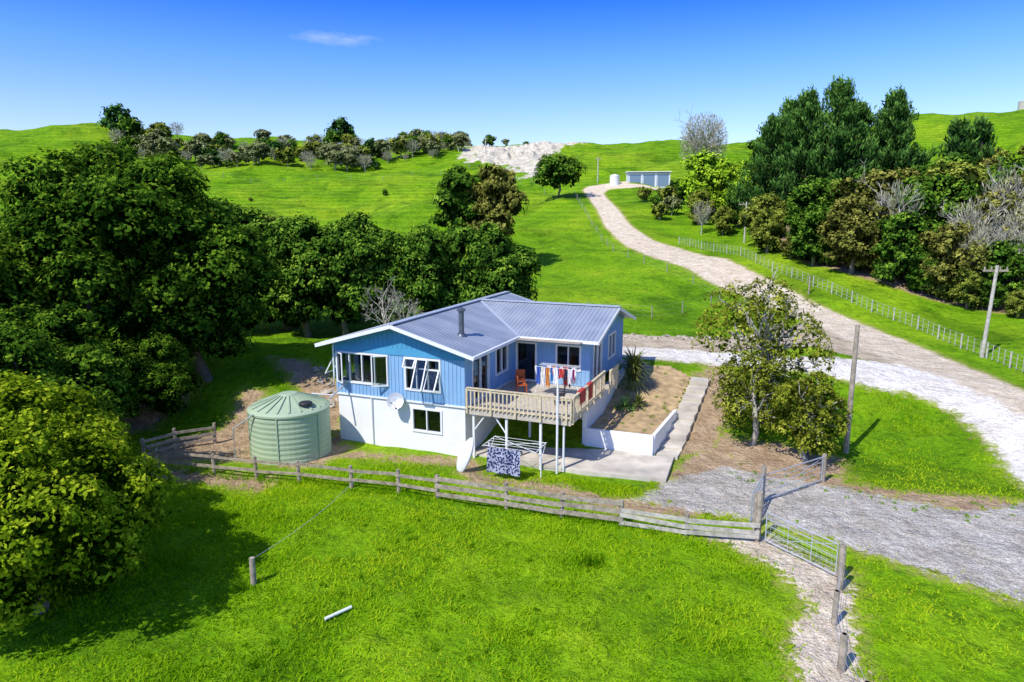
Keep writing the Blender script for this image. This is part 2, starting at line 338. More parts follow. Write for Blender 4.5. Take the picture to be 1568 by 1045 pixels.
up.box(.12,10.95,12.55,12.7,FL,TOP)
up.obj('upper_walls',M_blue,house)
bt=MB()
def battens(ax,p0,p1,u0,u1,holes,step=.2):
    u=u0+step*.5
    while u<u1:
        hs=sorted([(h[2]-.06,h[3]+.06) for h in holes if h[0]-.06<u<h[1]+.06]); z=FL+.02
        segs=[]
        for a,b in hs: segs.append((z,a)); z=b
        segs.append((z,TOP-.02))
        for a,b in segs:
            if b-a<.05: continue
            if ax=='x': bt.box(u-.016,u+.016,p0,p1,a,b)
            else: bt.box(p0,p1,u-.016,u+.016,a,b)
        u+=step
battens('x',-.052,-.03,-.03,6.9,Hf); battens('y',6.9,6.922,.1,5.4,HmR); battens('x',5.478,5.5,6.95,11.1,HwF); battens('y',11.1,11.122,5.5,12.7,HwR); battens('y',-.052,-.03,0,12.7,Hleft)
bt.obj('cladding_battens',M_blue,house)
fl=MB(); fl.box(.12,6.75,.12,12.5,FL-.1,FL-.01); fl.box(6.75,10.95,5.65,12.5,FL-.1,FL-.01); fl.box(3,3.1,3.4,12,FL,TOP-.05); fl.box(.12,6.75,4.2,4.3,FL,TOP-.05); fl.box(.12,10.9,4.3,12.5,TOP-.06,TOP-.03); fl.box(.12,6.75,.12,4.2,TOP-.06,TOP-.03)
fl.box(3.4,3.5,.3,4.2,FL,TOP-.07)
fl.obj('interior_rooms',M_int,house)
sill=MB(); sill.box(-.06,6.93,-.06,-.03,FL-.06,FL+.03); sill.box(6.9,6.93,-.03,5.4,FL-.06,FL+.03)
sill.obj('storey_trim_board',M_trim,house)
fr=MB(); gl=MB()
def win(ax,p,sgn,h,div,hz=None,proud=.05):
    u0,u1,z0,z1=h; t=.05
    def bx(a,b,c,d):
        q0,q1=sorted((p-sgn*.09,p+sgn*proud))
        if ax=='x': fr.box(a,b,q0,q1,c,d)
        else: fr.box(q0,q1,a,b,c,d)
    bx(u0-.05,u1+.05,z0-.06,z0+t-.01); bx(u0-.05,u1+.05,z1-t+.01,z1+.05); bx(u0-.05,u0+t-.01,z0+t-.01,z1-t+.01); bx(u1-t+.01,u1+.05,z0+t-.01,z1-t+.01)
    for k in range(1,div): 
        c=u0+(u1-u0)*k/div; bx(c-.025,c+.025,z0+t,z1-t)
    if hz: bx(u0+t,u1-t,hz-.022,hz+.022)
    q=p-sgn*.04
    if ax=='x': gl.add([(u0,q,z0),(u1,q,z0),(u1,q,z1),(u0,q,z1)],[(0,1,2,3)])
    else: gl.add([(q,u0,z0),(q,u1,z0),(q,u1,z1),(q,u0,z1)],[(0,1,2,3)])
def sash(ax,p,sgn,u0,u1,z0,z1,ang,hinge='top'):
    w=u1-u0; hh=z1-z0
    if hinge=='top':
        d=Vector((0,-math.sin(ang),-math.cos(ang))); e=Vector((1,0,0)); o0=Vector((u0,-.06,z1)); L,Wd=hh,w
    else:
        s_=1 if hinge=='left' else -1
        d=Vector((s_*math.cos(ang),-math.sin(ang),0)); e=Vector((0,0,1)); o0=Vector((u0 if hinge=='left' else u1,-.06,z0)); L,Wd=w,hh
    def P(a,b): return o0+d*a+e*b
    def conv(q):
        if ax=='x': return Vector((q.x,p+q.y,q.z))
        return Vector((p+(-q.y)*sgn, q.x, q.z))
    for a,b in ((P(0,0),P(L,0)),(P(0,Wd),P(L,Wd)),(P(0,0),P(0,Wd)),(P(L,0),P(L,Wd))):
        fr.beam(conv(a),conv(b),.055,.05)
    gl.add([conv(P(0,0)),conv(P(L,0)),conv(P(L,Wd)),conv(P(0,Wd))],[(0,1,2,3)])
win('x',-.03,-1,Hf[0],4); win('x',-.03,-1,Hf[1],3,3.95)
win('x',.02,-1,Hl[0],2); win('y',-.03,-1,Hleft[0],2); win('y',-.03,-1,Hleft[1],2)
win('y',6.9,1,HmR[0],2); win('y',6.9,1,HmR[1],2)
win('x',5.5,-1,HwF[0],1); win('x',5.5,-1,HwF[1],2); win('y',11.1,1,HwR[0],2); win('y',11.1,1,HwR[1],2)
win('x',5.52,-1,(9,10.2,1.0,1.9),2)
sash('x',-.03,-1,2.2,2.9,3.0,4.42,.5,'right'); sash('x',-.03,-1,.1,.75,3.0,4.42,.6,'left')
sash('x',-.03,-1,3.88,4.42,3.97,4.4,.6); sash('x',-.03,-1,4.5,5.02,2.97,4.4,.45); sash('x',-.03,-1,5.08,5.62,2.97,3.95,.55)
sash('y',-.03,-1,.2,.85,3.0,4.42,.55)
fr.obj('window_frames',M_trim,house); gl.obj('window_glass',M_glass,house)
cu=MB()
for (a,b) in ((.95,1.15),(4.0,4.25),(5.3,5.6)):
    k=6
    for i in range(k):
        x=a+(b-a)*i/k; cu.box(x,x+(b-a)/k*.9,.17+.02*(i%2),.19+.02*(i%2),3.0,4.4)
cu.obj('curtains',M_white,house)
bs=MB(); bs.box(4.2,5.6,.25,.27,1.0,2.02); bs.box(9,10.2,5.75,5.77,1.0,1.9); bs.box(7.3,8.2,5.6,5.62,-.1,2.0); bs.obj('basement_dark_sheets',M_dark,house)  # near-black sheets stand in for the unlit basement behind the openings
ta=MB(); ta.box(1.4,2.3,.7,1.3,FL+.72,FL+.76)
for xx in (1.45,2.25):
    for yy in (.75,1.25): ta.box(xx-.03,xx+.03,yy-.03,yy+.03,FL,FL+.72)
ta.box(1.6,2.0,.35,.40,FL+.45,FL+.95); ta.box(1.6,2.0,.40,.7,FL+.42,FL+.46)
ta.obj('indoor_table_and_chair',M_orange,house)
RE=4.86; RR=6.0
def roofpoly(name,pts,m,th=.07):
    mb=MB(); n=len(pts); v=[(x,y,z) for x,y,z in pts]+[(x,y,z-th) for x,y,z in pts]
    mb.add(v,[tuple(range(n)),tuple(range(2*n-1,n-1,-1))]+[(i,i+n,(i+1)%n+n,(i+1)%n) for i in range(n)])
    return mb.obj(name,m,house)
X0,X1,XR=-.62,7.52,3.45; YF,YB=-.6,13.3; YE,YR2=4.88,9.1; XE=11.7
roofpoly('roof_slope_left',[(X0,YF,RE),(XR,YF,RR),(XR,YB,RR),(X0,YB,RE)],M_roofy)
roofpoly('roof_slope_right',[(X1,YF,RE),(X1,YE,RE),(XR,YR2,RR),(XR,YF,RR)],M_roofy)
roofpoly('roof_slope_rear',[(XR,YR2,RR),(X1,YB,RE),(XR,YB,RR)],M_roofy)
roofpoly('wing_roof_front',[(X1,YE,RE),(XE,YE,RE),(XE,YR2,RR),(XR,YR2,RR)],M_roofx)
roofpoly('wing_roof_back',[(XR,YR2,RR),(XE,YR2,RR),(XE,YB+.02,RE),(X1,YB+.02,RE)],M_roofx)
cap=MB()
cap.beam((XR,YF-.02,RR+.03),(XR,YB+.02,RR+.03),.34,.05); cap.beam((XR+.1,YR2,RR+.035),(XE+.02,YR2,RR+.035),.34,.05)
cap.beam((X1-.05,YE+.05,RE+.02),(XR,YR2,RR+.02),.16,.02)
cap.obj('ridge_flashing',mat('flashing',(.40,.45,.52),.4),house)
gt=MB()
gt.box(X1,X1+.12,YF,YE-.12,RE-.15,RE-.01); gt.box(X0-.12,X0,YF,YB,RE-.15,RE-.01); gt.box(X1+.0,XE,YE-.12,YE,RE-.15,RE-.01)
for a,b in (((X0-.1,YF-.02,RE-.1),(XR,YF-.02,RR-.08)),((XR,YF-.02,RR-.08),(X1+.1,YF-.02,RE-.1)),((XE+.02,YE-.1,RE-.1),(XE+.02,YR2,RR-.08)),((XE+.02,YR2,RR-.08),(XE+.02,YB,RE-.1)),((XR,YB+.04,RR-.08),(X1,YB+.04,RE-.1))):
    gt.beam(a,b,.04,.17)
gt.obj('gutters_and_bargeboards',M_trim,house)
sf=MB()
sf.box(X0+.02,-.05,-.03,YB-.1,TOP-.03,TOP-.0); sf.box(6.92,X1-.02,-.03,YE,TOP-.03,TOP-.0); sf.box(6.92,XE-.05,YE,5.48,TOP-.035,TOP-.005)
sf.obj('soffits',M_trim,house)
ga=MB()
def tri(ax,p,u0,u1,ur,zb,zt,th):
    if ax=='x': v=[(u0,p,zb),(u1,p,zb),(ur,p,zt),(u0,p+th,zb),(u1,p+th,zb),(ur,p+th,zt)]
    else: v=[(p,u0,zb),(p,u1,zb),(p,ur,zt),(p-th,u0,zb),(p-th,u1,zb),(p-th,ur,zt)]
    ga.add(v,[(0,1,2),(5,4,3),(0,3,4,1),(1,4,5,2),(2,5,3,0)])
tri('x',-.06,-.45,7.35,3.45,4.83,5.88,.1); tri('y',11.13,5.2,13.0,9.1,4.83,5.88,.1); tri('x',12.72,-.3,7.2,3.45,4.83,5.88,-.1)
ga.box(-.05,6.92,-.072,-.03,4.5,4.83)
ga.obj('gable_infill',M_blued,house)
gb_=MB()
for k in range(-15,16):
    x=3.45+k*.25; t=5.80-abs(k)*.25*(1.05/3.9)
    if t>4.9: gb_.box(x-.02,x+.02,-.08,-.06,4.85,t)
gb_.obj('gable_battens',M_blued,house)
fb=MB()
fb.tube([(5.9,1.7,5.2),(5.9,1.7,6.45)],.13,14); fb.lathe([(.26,0),(.2,.12),(.14,.12)],16,(5.9,1.7,5.27)); fb.lathe([(.15,0),(.21,.03),(.21,.1),(.02,.2)],14,(5.9,1.7,6.45))
fb.obj('chimney_flue',M_flue,house,smooth=False)
dp=MB(); dp.tube([(1.95,-.06,2.3),(1.95,-.03,0)],.035,8); dp.tube([(-.09,-.1,4.75),(-.09,-.1,3.2),(-.3,.0,2.2),(-1.1,-.6,2.35)],.04,8)
dp.obj('downpipes',M_trim,house)
ds=MB()
dm=Matrix.Translation((3.5,-.42,2.42))@Matrix.Rotation(math.radians(62),4,'X')@Matrix.Rotation(.3,4,'Y')
pr=[(0,-.06),(.14,-.052),(.27,-.035),(.40,0),(.39,.012),(.25,-.02),(0,-.045)]
t_=MB(); t_.lathe(pr,20); ds.add([dm@Vector(p) for p in t_.v],t_.f); ds.tube([(3.5,-.03,2.3),(3.5,-.3,2.25),(3.5,-.4,2.4)],.025,6); ds.tube([(3.5,-.42,2.2),(3.5,-.8,2.42)],.015,5); ds.box(3.46,3.54,-.86,-.78,2.38,2.48)
ds.obj('satellite_dish',M_galv,house)
dk=MB(); y=0.02
while y<5.4:
    dk.box(6.95,11.8,y,y+.13,2.30,2.34); y+=.14
y=5.46
while y<7.2: dk.box(11.64,12.1,y,y+.13,2.30,2.34); y+=.14
dk.box(6.95,11.8,-.03,.015,2.08,2.30); dk.box(11.8,11.84,-.03,5.44,2.08,2.30)
for x in np.arange(7.2,11.7,.6): dk.box(x,x+.05,.02,5.4,2.10,2.30)
dk.obj('deck_boards',M_deck,house)
rl=MB()
def rail(p0,p1,z=2.34):
    a=Vector((*p0,0));b=Vector((*p1,0));L=(b-a).length;n=int(L/.19)
    rl.beam((p0[0],p0[1],z+.98),(p1[0],p1[1],z+.98),.11,.045); rl.beam((p0[0],p0[1],z+.1),(p1[0],p1[1],z+.1),.04,.07); rl.beam((p0[0],p0[1],z+.88),(p1[0],p1[1],z+.88),.04,.07)
    for i in range(n+1):
        q=a.lerp(b,i/n); 
        if i%6==0: rl.box(q.x-.045,q.x+.045,q.y-.045,q.y+.045,z-.2,z+.955)
        elif abs(p0[1]-p1[1])<.01: rl.box(q.x-.032,q.x+.032,q.y-.012,q.y+.012,z-.02,z+.92)
        else: rl.box(q.x-.012,q.x+.012,q.y-.032,q.y+.032,z-.02,z+.92)
rail((7.0,-.08),(11.85,-.08)); rail((11.9,0.05),(11.9,5.4)); rail((12.15,5.5),(12.15,7.2))
rl.obj('deck_railing',M_rail,house)
ps=MB()
for x in (7.25,8.85,10.45): ps.box(x-.05,x+.05,.05,.15,-.1,2.1)
ps.box(8.8,8.9,3,3.1,0,2.1); ps.tube([(11.3,-.2,-.05),(11.3,-.2,4.1)],.05,10); ps.tube([(11.5,.1,-.05),(11.5,.1,2.1)],.05,8)
ps.beam((7.25,.1,1.3),(7.8,.1,2.05),.05,.05); ps.beam((8.85,.1,1.3),(8.3,.1,2.05),.05,.05)
ps.obj('deck_posts',M_trim,house)
tw=MB()
for (a,b,z) in ((.9,1.7,.55),(2.3,2.9,.7)):
    tw.box(11.965,11.985,a,b,2.34+1.0-z,3.36); tw.box(11.80,11.82,a,b,2.34+1.0-z*.7,3.36); tw.box(11.82,11.965,a,b,3.345,3.362)
tw.obj('red_towels_on_rail',M_red,house)
rk=MB()
for yy in (3.6,4.4):
    rk.tube([(8.9,yy,2.36),(9.2,4.0+(yy-4)*.2,3.7)],.015,5); rk.tube([(11.1,yy,2.36),(10.8,4.0+(yy-4)*.2,3.7)],.015,5)
for yy in (3.5,3.9,4.1,4.3): rk.tube([(9.0,yy,3.7),(11.0,yy,3.7)],.01,4)
rk.obj('clothes_rack',M_trim,house)
cols=[(.05,.12,.45),(.72,.70,.66),(.55,.22,.05),(.06,.22,.5),(.75,.75,.78),(.5,.06,.05),(.03,.03,.05),(.75,.72,.7),(.35,.05,.2),(.1,.25,.2)]
i=0
for yy in (3.5,3.9):
    x=9.0
    while x<10.85:
        w=random.uniform(.12,.24); hgt=random.uniform(.4,1.0); g=MB(); n=5; vv=[]
        for a in range(n+1):
            for z in range(4): vv.append((x+w*a/n+.02*math.sin(z*2.+i),yy+.035*math.sin(a*2.2+z)-.01,3.7-hgt*(1+.08*math.sin(a*1.7+i))*z/3))
        g.add(vv,[(a*4+z,a*4+z+1,(a+1)*4+z+1,(a+1)*4+z) for a in range(n) for z in range(3)])
        g.obj('hanging_garment',mat('garment_%d'%i,cols[i%len(cols)],.85,.15,6),house); x+=w+.03; i+=1
def chair(x,y,rot,m,nm):
    c=MB(); T=Matrix.Translation((x,y,2.345))@Matrix.Rotation(rot,4,'Z')
    c.box(-.24,.24,-.24,.24,.42,.46,T); c.box(-.24,.24,.22,.26,.5,.9,T)
    for a in (-.21,.21):
        for b in (-.21,.21): c.box(a-.02,a+.02,b-.02,b+.02,0,.42,T)
        c.box(a-.02,a+.02,.2,.24,.46,.5,T); c.box(a-.02,a+.02,-.2,.22,.64,.67,T)
    c.obj(nm,m,house)
chair(7.9,4.2,.4,M_orange,'deck_chair_1'); chair(8.3,3.3,2.2,M_orange,'deck_chair_2'); chair(10.6,2.2,-1.2,M_dark,'deck_chair_3')
# ------------------------------------------------------------ clothesline, towel, surfboard
cl=empty('clothesline',(0,0,0),HR); cl.location=(-1.0,28.3,h1(-1,28.3))
c=MB()
for x in (0,2.4):
    c.tube([(x,0,0),(x,0,1.35)],.03,6); c.tube([(x,-.7,1.35),(x,.7,1.35)],.02,5); c.tube([(x,0,.8),(x,-.6,1.35)],.012,4); c.tube([(x,0,.8),(x,.6,1.35)],.012,4)
for yy in (-.65,-.3,0,.3,.65): c.tube([(0,yy,1.36),(2.4,yy,1.36)],.008,4)
c.tube([(0,-.65,1.35),(2.4,.65,1.35)],.012,4); c.tube([(0,.65,1.35),(2.4,-.65,1.35)],.012,4)
c.obj('frame',M_trim,cl)
def towelmat():
    m,nt,b=newmat('patterned_towel'); tc=nt.nodes.new('ShaderNodeTexCoord'); v=nt.nodes.new('ShaderNodeTexVoronoi'); v.inputs['Scale'].default_value=11
    lk(nt,tc.outputs['Object'],v.inputs['Vector']); r=nt.nodes.new('ShaderNodeValToRGB'); r.color_ramp.interpolation='CONSTANT'
    r.color_ramp.elements[0].color=(.012,.02,.10,1); r.color_ramp.elements[1].position=.52; r.color_ramp.elements[1].color=(.35,.38,.50,1); lk(nt,v.outputs['Distance'],r.inputs[0]); lk(nt,r.outputs[0],b.inputs['Base Color']); b.inputs['Roughness'].default_value=.9; return m
g=MB(); vv=[]; n=12
for a in range(n+1):
    for z in range(6): vv.append((.25+1.5*a/n,-.68-.05*math.sin(a*1.1+z*.5)-.02*z,1.36-1.1*z/5))
g.add(vv,[(a*6+z,a*6+z+1,(a+1)*6+z+1,(a+1)*6+z) for a in range(n) for z in range(5)]); g.obj('hanging_towel',towelmat(),cl)
sbm=MB(); n=14; vv=[];ff=[]
for i in range(n+1):
    t=i/n; w=.29*math.sin(math.pi*min(1,t*.93+.05))**.55; z=1.6*t; bow=.14*(2*t-1)**2
    for k in range(8):
        a=2*math.pi*k/8; vv.append((w*math.cos(a),bow+.035*math.sin(a),z))
for i in range(n):
    for k in range(8): ff.append((i*8+k,i*8+(k+1)%8,(i+1)*8+(k+1)%8,(i+1)*8+k))
ff+= [tuple(range(8))[::-1],tuple(range(n*8,n*8+8))]
sbm.add(vv,ff); o=sbm.obj('white_surfboard',M_trim,None,(-2.3,27.7,h1(-2.3,27.7)),(-.25,.3,-.3),smooth=True)
# ------------------------------------------------------------ slabs, retaining wall, garden bed
mb=MB(); mb.add([(x,y,z) for z in (.09,-.15) for x,y in ((-1.9,29.9),(2.8,27.8),(6.4,26.8),(7.4,29.6),(6.3,29.6),(3.9,31.1),(2.6,34.5),(-.4,33.6))],[tuple(range(8)),tuple(range(15,7,-1))]+[(i,i+8,(i+1)%8+8,(i+1)%8) for i in range(8)]); mb.obj('concrete_patio',M_conc)
pa=MB(); p0=[(6.6,29.75),(7.5,29.45)]; p1=[(10.3,37.9),(11.2,37.4)]; n=9
for i in range(n):
    t0=i/n+.004; t1=(i+1)/n-.004
    q=[(p0[0][0]+(p1[0][0]-p0[0][0])*t,p0[0][1]+(p1[0][1]-p0[0][1])*t) for t in (t0,t1)]; r=[(p0[1][0]+(p1[1][0]-p0[1][0])*t,p0[1][1]+(p1[1][1]-p0[1][1])*t) for t in (t1,t0)]
    ps_=q+r; z=max(h1(*p) for p in ps_)+.03
    pa.add([(x,y,z) for x,y in ps_]+[(x,y,z-.35) for x,y in ps_],[(0,1,2,3),(7,6,5,4)]+[(k,k+4,(k+1)%4+4,(k+1)%4) for k in range(4)])
pa.obj('concrete_path_steps',M_conc)
rw=MB()
def wl(a,b,z0a,z1a,z0b,z1b,t=.16):
    a=Vector((*a,0));b=Vector((*b,0));d=(b-a).normalized();n=Vector((-d.y,d.x,0))*t/2
    v=[a-n,b-n,b+n,a+n]; z0=[z0a,z0b,z0b,z0a]; z1=[z1a,z1b,z1b,z1a]
    rw.add([(p.x,p.y,z) for p,z in zip(v,z0)]+[(p.x,p.y,z) for p,z in zip(v,z1)],[(3,2,1,0),(4,5,6,7),(0,1,5,4),(1,2,6,5),(2,3,7,6),(3,0,4,7)])
wl(l2w(11.55,3.3),(6.45,29.8),-.3,.98,-.3,.98); wl((6.47,29.88),(8.3,33.4),-.3,.98,.3,1.15)
rw.obj('white_retaining_wall',M_white)
bx=np.linspace(3.5,11.2,40); by=np.linspace(29.5,40,50); BX,BY=np.meshgrid(bx,by); bw=l2w(11.6,3.3)
BED=[bw,(6.4,29.95),(8.2,33.4),(10.1,37.8),(9.4,39.4),(7.4,39.8),l2w(11.65,9)]
sd=sdf(BX.ravel(),BY.ravel(),BED); BZ=np.maximum(H(BX,BY)+.05,.84)+.03*np.sin(BX*5)*np.sin(BY*6)
i2,j2=np.meshgrid(np.arange(39),np.arange(49)); bb=(j2*40+i2).ravel(); q=np.stack([bb,bb+1,bb+41,bb+40],-1); q=q[(sd[q]).max(1)<.18]
obj('garden_bed',npmesh('garden_bed',np.stack([BX.ravel(),BY.ravel(),BZ.ravel()],-1),q,[M_soil],smooth=True))
# ------------------------------------------------------------ water tank
tz=h1(-10.2,30.2)
tank=empty('water_tank',(-10.25,30.3,tz-.02))
t_=MB(); R=1.78; prof=[(R,0)]
z=0
for k in range(9):
    prof+=[(R,z+.05),(R+.014,z+.09),(R+.014,z+.17),(R,z+.21)]; z+=.235
prof+=[(R,2.15),(R+.05,2.2),(R+.05,2.28),(R-.08,2.36),(R*.6,2.58),(.45,2.82),(.4,2.9),(0,2.92)]
t_.lathe(prof,48); t_.obj('tank_body',M_tank,tank)
t_=MB()
for k in range(20):
    a=2*math.pi*k/20; t_.beam((1.66*math.cos(a),1.66*math.sin(a),2.40),(.42*math.cos(a),.42*math.sin(a),2.86),.07,.05)
for k in range(3):
    a=math.radians(-150+60*k); t_.beam((R*math.cos(a)*1.015,R*math.sin(a)*1.015,.1),(R*math.cos(a)*1.015,R*math.sin(a)*1.015,2.2),.05,.04,up=(math.cos(a),math.sin(a),0))
t_.obj('roof_ribs',M_tank,tank)
t_=MB(); t_.lathe([(.3,0),(.3,.1),(.27,.13),(0,.14)],16,(1.0,-.75,2.55)); t_.obj('hatch',M_dark,tank)
t_=MB(); t_.tube([(-1.1,-1.5,2.3),(-2.1,-1.3,1.6),(-2.1,-1.3,.1)],.04,7); t_.tube([(1.7,.6,2.45),(2.3,1.6,3.0)],.045,7); t_.obj('inlet_pipes',M_galv,tank)
# ------------------------------------------------------------ fences
def rail_fence(name,pts,nr,hh,m,post_every=2.0,rw_=.14,jit=.035):
    e=empty(name,(0,0,0)); P=MB(); R_=MB()
    dense=[]
    for a,b in zip(pts[:-1],pts[1:]):
        L=math.dist(a,b); k=max(1,round(L/post_every))
        for i in range(k): dense.append((a[0]+(b[0]-a[0])*i/k,a[1]+(b[1]-a[1])*i/k))
    dense.append(pts[-1]); zs=[h1(*p) for p in dense]
    for (x,y),z in zip(dense,zs):
        dx=random.uniform(-.05,.05); P.tube([(x,y,z-.2),(x+dx,y+random.uniform(-.03,.03),z+hh+random.uniform(.02,.16))],[.085,.075],8)
    for i in range(len(dense)-1):
        a,b=dense[i],dense[i+1]; d=Vector((b[0]-a[0],b[1]-a[1],0)).normalized(); nn=Vector((d.y,-d.x,0))*.09
        for r in range(nr):
            z=hh*(1-r/nr)-.06
            R_.beam(Vector((a[0],a[1],zs[i]+z+random.uniform(-jit,jit)))+nn*random.uniform(.9,1.15)-d*.05,Vector((b[0],b[1],zs[i+1]+z+random.uniform(-jit,jit)))+nn*random.uniform(.9,1.15)+d*.05,.035,rw_*random.uniform(.85,1.05))
    P.obj('posts',M_wood,e); R_.obj('rails',m,e); return e
rail_fence('timber_rail_fence',[(-16.6,29.3),(-15.5,28.2),(-12.7,27.6),(-10.7,27.1),(-8.8,26.7),(-6.5,26.1),(-4.5,25.6),(-2.9,25.0)],2,.85,M_wood,2.1,.12)
rail_fence('timber_board_fence',[(-2.9,25.0),(-.2,24.0),(1.8,23.3),(3.9,22.7)],3,.9,M_wood,2.3,.17)
rail_fence('timber_yard_fence',[(3.9,22.7),(6.0,21.9),(8.3,21.5)],3,.70,M_woodl,1.9,.16,.05)
rail_fence('timber_corner_fence',[(-16.6,29.3),(-15.9,30.8),(-14.4,31.6)],3,.9,M_wood,1.6,.14)
def gate(name,a,b,hh=1.05,bars=5,mesh=False):
    e=empty(name,(0,0,0)); g=MB(); za,zb=h1(*a)+.12,h1(*b)+.12; A=Vector((*a,za)); B=Vector((*b,zb)); up_=Vector((0,0,hh))
    g.tube([A,A+up_],.024,6); g.tube([B,B+up_],.024,6)
    for i in range(bars):
        o=up_*(i/(bars-1))**.85; g.tube([A+o,B+o],.022 if i in(0,bars-1) else .012,6)
    for k in (.33,.66):
        c=A.lerp(B,k); g.tube([c,c+up_],.012,5)
    g.tube([A,B+up_],.012,5)
    if mesh:
        n=int((B-A).length/.16)
        for i in range(1,n):
            c=A.lerp(B,i/n); g.tube([c,c+up_],.004,3)
        for i in range(1,8): g.tube([A+up_*i/8,B+up_*i/8],.004,3)
    g.obj('bars',M_galv,e); return e
gate('metal_farm_gate',(9.65,24.6),(12.85,26.8),1.0,5); gate('metal_farm_gate.001',(8.55,21.4),(9.95,19.3),1.0,5,True)
gate('mesh_stock_gate',(8.45,22.6),(9.5,24.4),1.1,5,True)
def post(name,x,y,hh,r=.09,m=M_wood,lean=0):
    z=h1(x,y); p=MB(); p.tube([(x,y,z-.3),(x+lean*.5,y,z+hh*.5),(x+lean,y,z+hh)],[r,r*.97,r*.9],10); return p.obj(name,m)
for (x,y,hh,r) in ((8.35,21.6,1.75,.11),(8.55,22.4,1.3,.1),(9.55,24.55,1.5,.11),(12.95,26.9,1.2,.1),(10.05,19.2,1.15,.1),(9.75,18.6,1.2,.1),(8.15,15.1,1.0,.1),(-7.8,18.9,.85,.09),(8.8,16.9,1.0,.08),(7.85,13.4,1.0,.08)):
    post('fence_post',x,y,hh,r)
def wire_fence(name,pts,step,hh,m,wires=4,batt=0,r=.06,wr_=.008):
    e=empty(name,(0,0,0)); P=MB(); Wr=MB(); dense=[]
    for a,b in zip(pts[:-1],pts[1:]):
        L=math.dist(a,b); k=max(1,round(L/step))
        for i in range(k): dense.append((a[0]+(b[0]-a[0])*i/k,a[1]+(b[1]-a[1])*i/k))
    dense.append(pts[-1]); zz=H(np.array([p[0] for p in dense]),np.array([p[1] for p in dense]))
    for i,((x,y),z) in enumerate(zip(dense,zz)): P.tube([(x,y,z-.1),(x,y,z+hh)],r,6)
    for i in range(len(dense)-1):
        a,b=dense[i],dense[i+1]
        for w in range(wires):
            o=hh*(.95-w*.8/max(1,wires-1)); Wr.tube([(a[0],a[1],zz[i]+o),(b[0],b[1],zz[i+1]+o)],wr_,3,False)
        for k in range(1,batt+1):
            t=k/(batt+1); x=a[0]+(b[0]-a[0])*t; y=a[1]+(b[1]-a[1])*t; z=zz[i]+(zz[i+1]-zz[i])*t; P.box(x-.015,x+.015,y-.02,y+.02,z+.05,z+hh*.97)
    P.obj('posts',m,e); Wr.obj('wires',M_galv,e)
wire_fence('roadside_wire_fence',[(22.3,92),(26.3,79),(27.4,72),(28.6,64.7),(29.8,59.5),(31.2,51.8),(30.9,43.5),(30.3,38.4),(29.5,30),(29,20)],3,1.05,M_woodl,4,3,.055,.007)
wire_fence('paddock_wire_fence',[(12.6,140),(12.6,125),(12.6,109),(13.4,91),(15.6,81),(18.6,70),(19.6,64),(17.9,61),(11.7,56.5),(6.6,58.5),(0.9,58)],5,1.0,M_fpost,3,0,.05,.005)
wire_fence('track_wire_fence',[(9.75,18.6),(8.8,16.9),(8.15,15.1),(7.85,13.4),(7.5,9)],9,1.0,M_wood,4,0,.06,.005)
wire_fence('hill_wire_fence',[(-150,205),(-110,196),(-70,188),(-35,190),(-12,196),(2,172),(12.6,140)],9,1.0,M_fpost,2,0,.06,.006)
wr=MB(); z0=h1(-7.8,18.9); z1=h1(-5.9,26); pts=[]
for i in range(9):
    t=i/8; pts.append((-7.8+1.9*t,18.9+7.1*t,(z0+.8)*(1-t)+(z1+.8)*t-.25*math.sin(math.pi*t)))
wr.tube(pts,.006,3); wr.obj('electric_fence_wire',M_galv)
lp=MB(); z=h1(-4.9,17.3); lp.tube([(-5.15,17.05,z+.08),(-4.55,17.6,z+.1)],.045,10); lp.obj('fallen_white_pipe',M_trim)
def pole(x,y,hh,arm=0,lean=0,r=.13):
    z=h1(x,y); e=empty('power_pole',(x,y,z)); p=MB(); p.tube([(0,0,-.3),(lean,0,hh)],[r,r*.75],10); p.obj('shaft',M_wood if arm==0 else M_woodl,e)
    if arm:
        q=MB(); q.beam((lean-arm,.1,hh-.35),(lean+arm,.1,hh-.35),.1,.12)
        for k in (-.9,-.35,.35,.9): q.tube([(lean+arm*k,.1,hh-.3),(lean+arm*k,.1,hh-.08)],.045,6)
        q.obj('crossarm',M_wood,e)
pole(15.5,30.2,6.0); pole(30.8,43.8,6.0,.8,.25); pole(31.0,92,5.4,1.0); pole(19.2,157,5.5,.7,0,.15); pole(-8,215,5,.7,0,.16); pole(27.5,63,1.6,0,0,.08)

# ------------------------------------------------------------ shed etc
def shed():
    z=h1(29,148); e=empty('farm_shed',(29,149,z),math.radians(-8))
    b=MB(); b.box(-4.5,4.5,0,5,-1,2.7); b.obj('walls',mat('shed_cladding',(.55,.62,.68),.5),e)
    b=MB(); v=[(-4.8,-.5,3.0),(4.8,-.5,3.0),(4.8,5.2,2.75),(-4.8,5.2,2.75)]
    b.add(v+[(x,y,q-.14) for x,y,q in v],[(0,1,2,3),(7,6,5,4),(0,4,5,1),(1,5,6,2),(2,6,7,3),(3,7,4,0)]); b.obj('roof',M_trim,e)
    b=MB()
    for a in (-3.9,-1.0,1.9): b.box(a,a+2.3,-.03,.01,-.1,2.3)
    b.obj('bay_openings',mat('shed_bay_panels',(.16,.24,.34),.6),e)  # flat dark blue panels paint the shade inside the open bays
    b=MB()
    for a in (-4.5,-1.35,1.55,4.4): b.box(a-.1,a+.1,-.1,-.03,-1,2.8)
    b.obj('posts',M_trim,e)
shed()
def smalltank(nm,x,y,r,hh,m):
    t=MB(); t.lathe([(r,-.5),(r,hh),(r*.9,hh+.08),(.1,hh+.35),(0,hh+.36)],20); t.lathe([(r+.03,hh-.12),(r+.03,hh-.04),(r,hh-.04)],20); return t.obj(nm,m,None,(x,y,h1(x,y)))
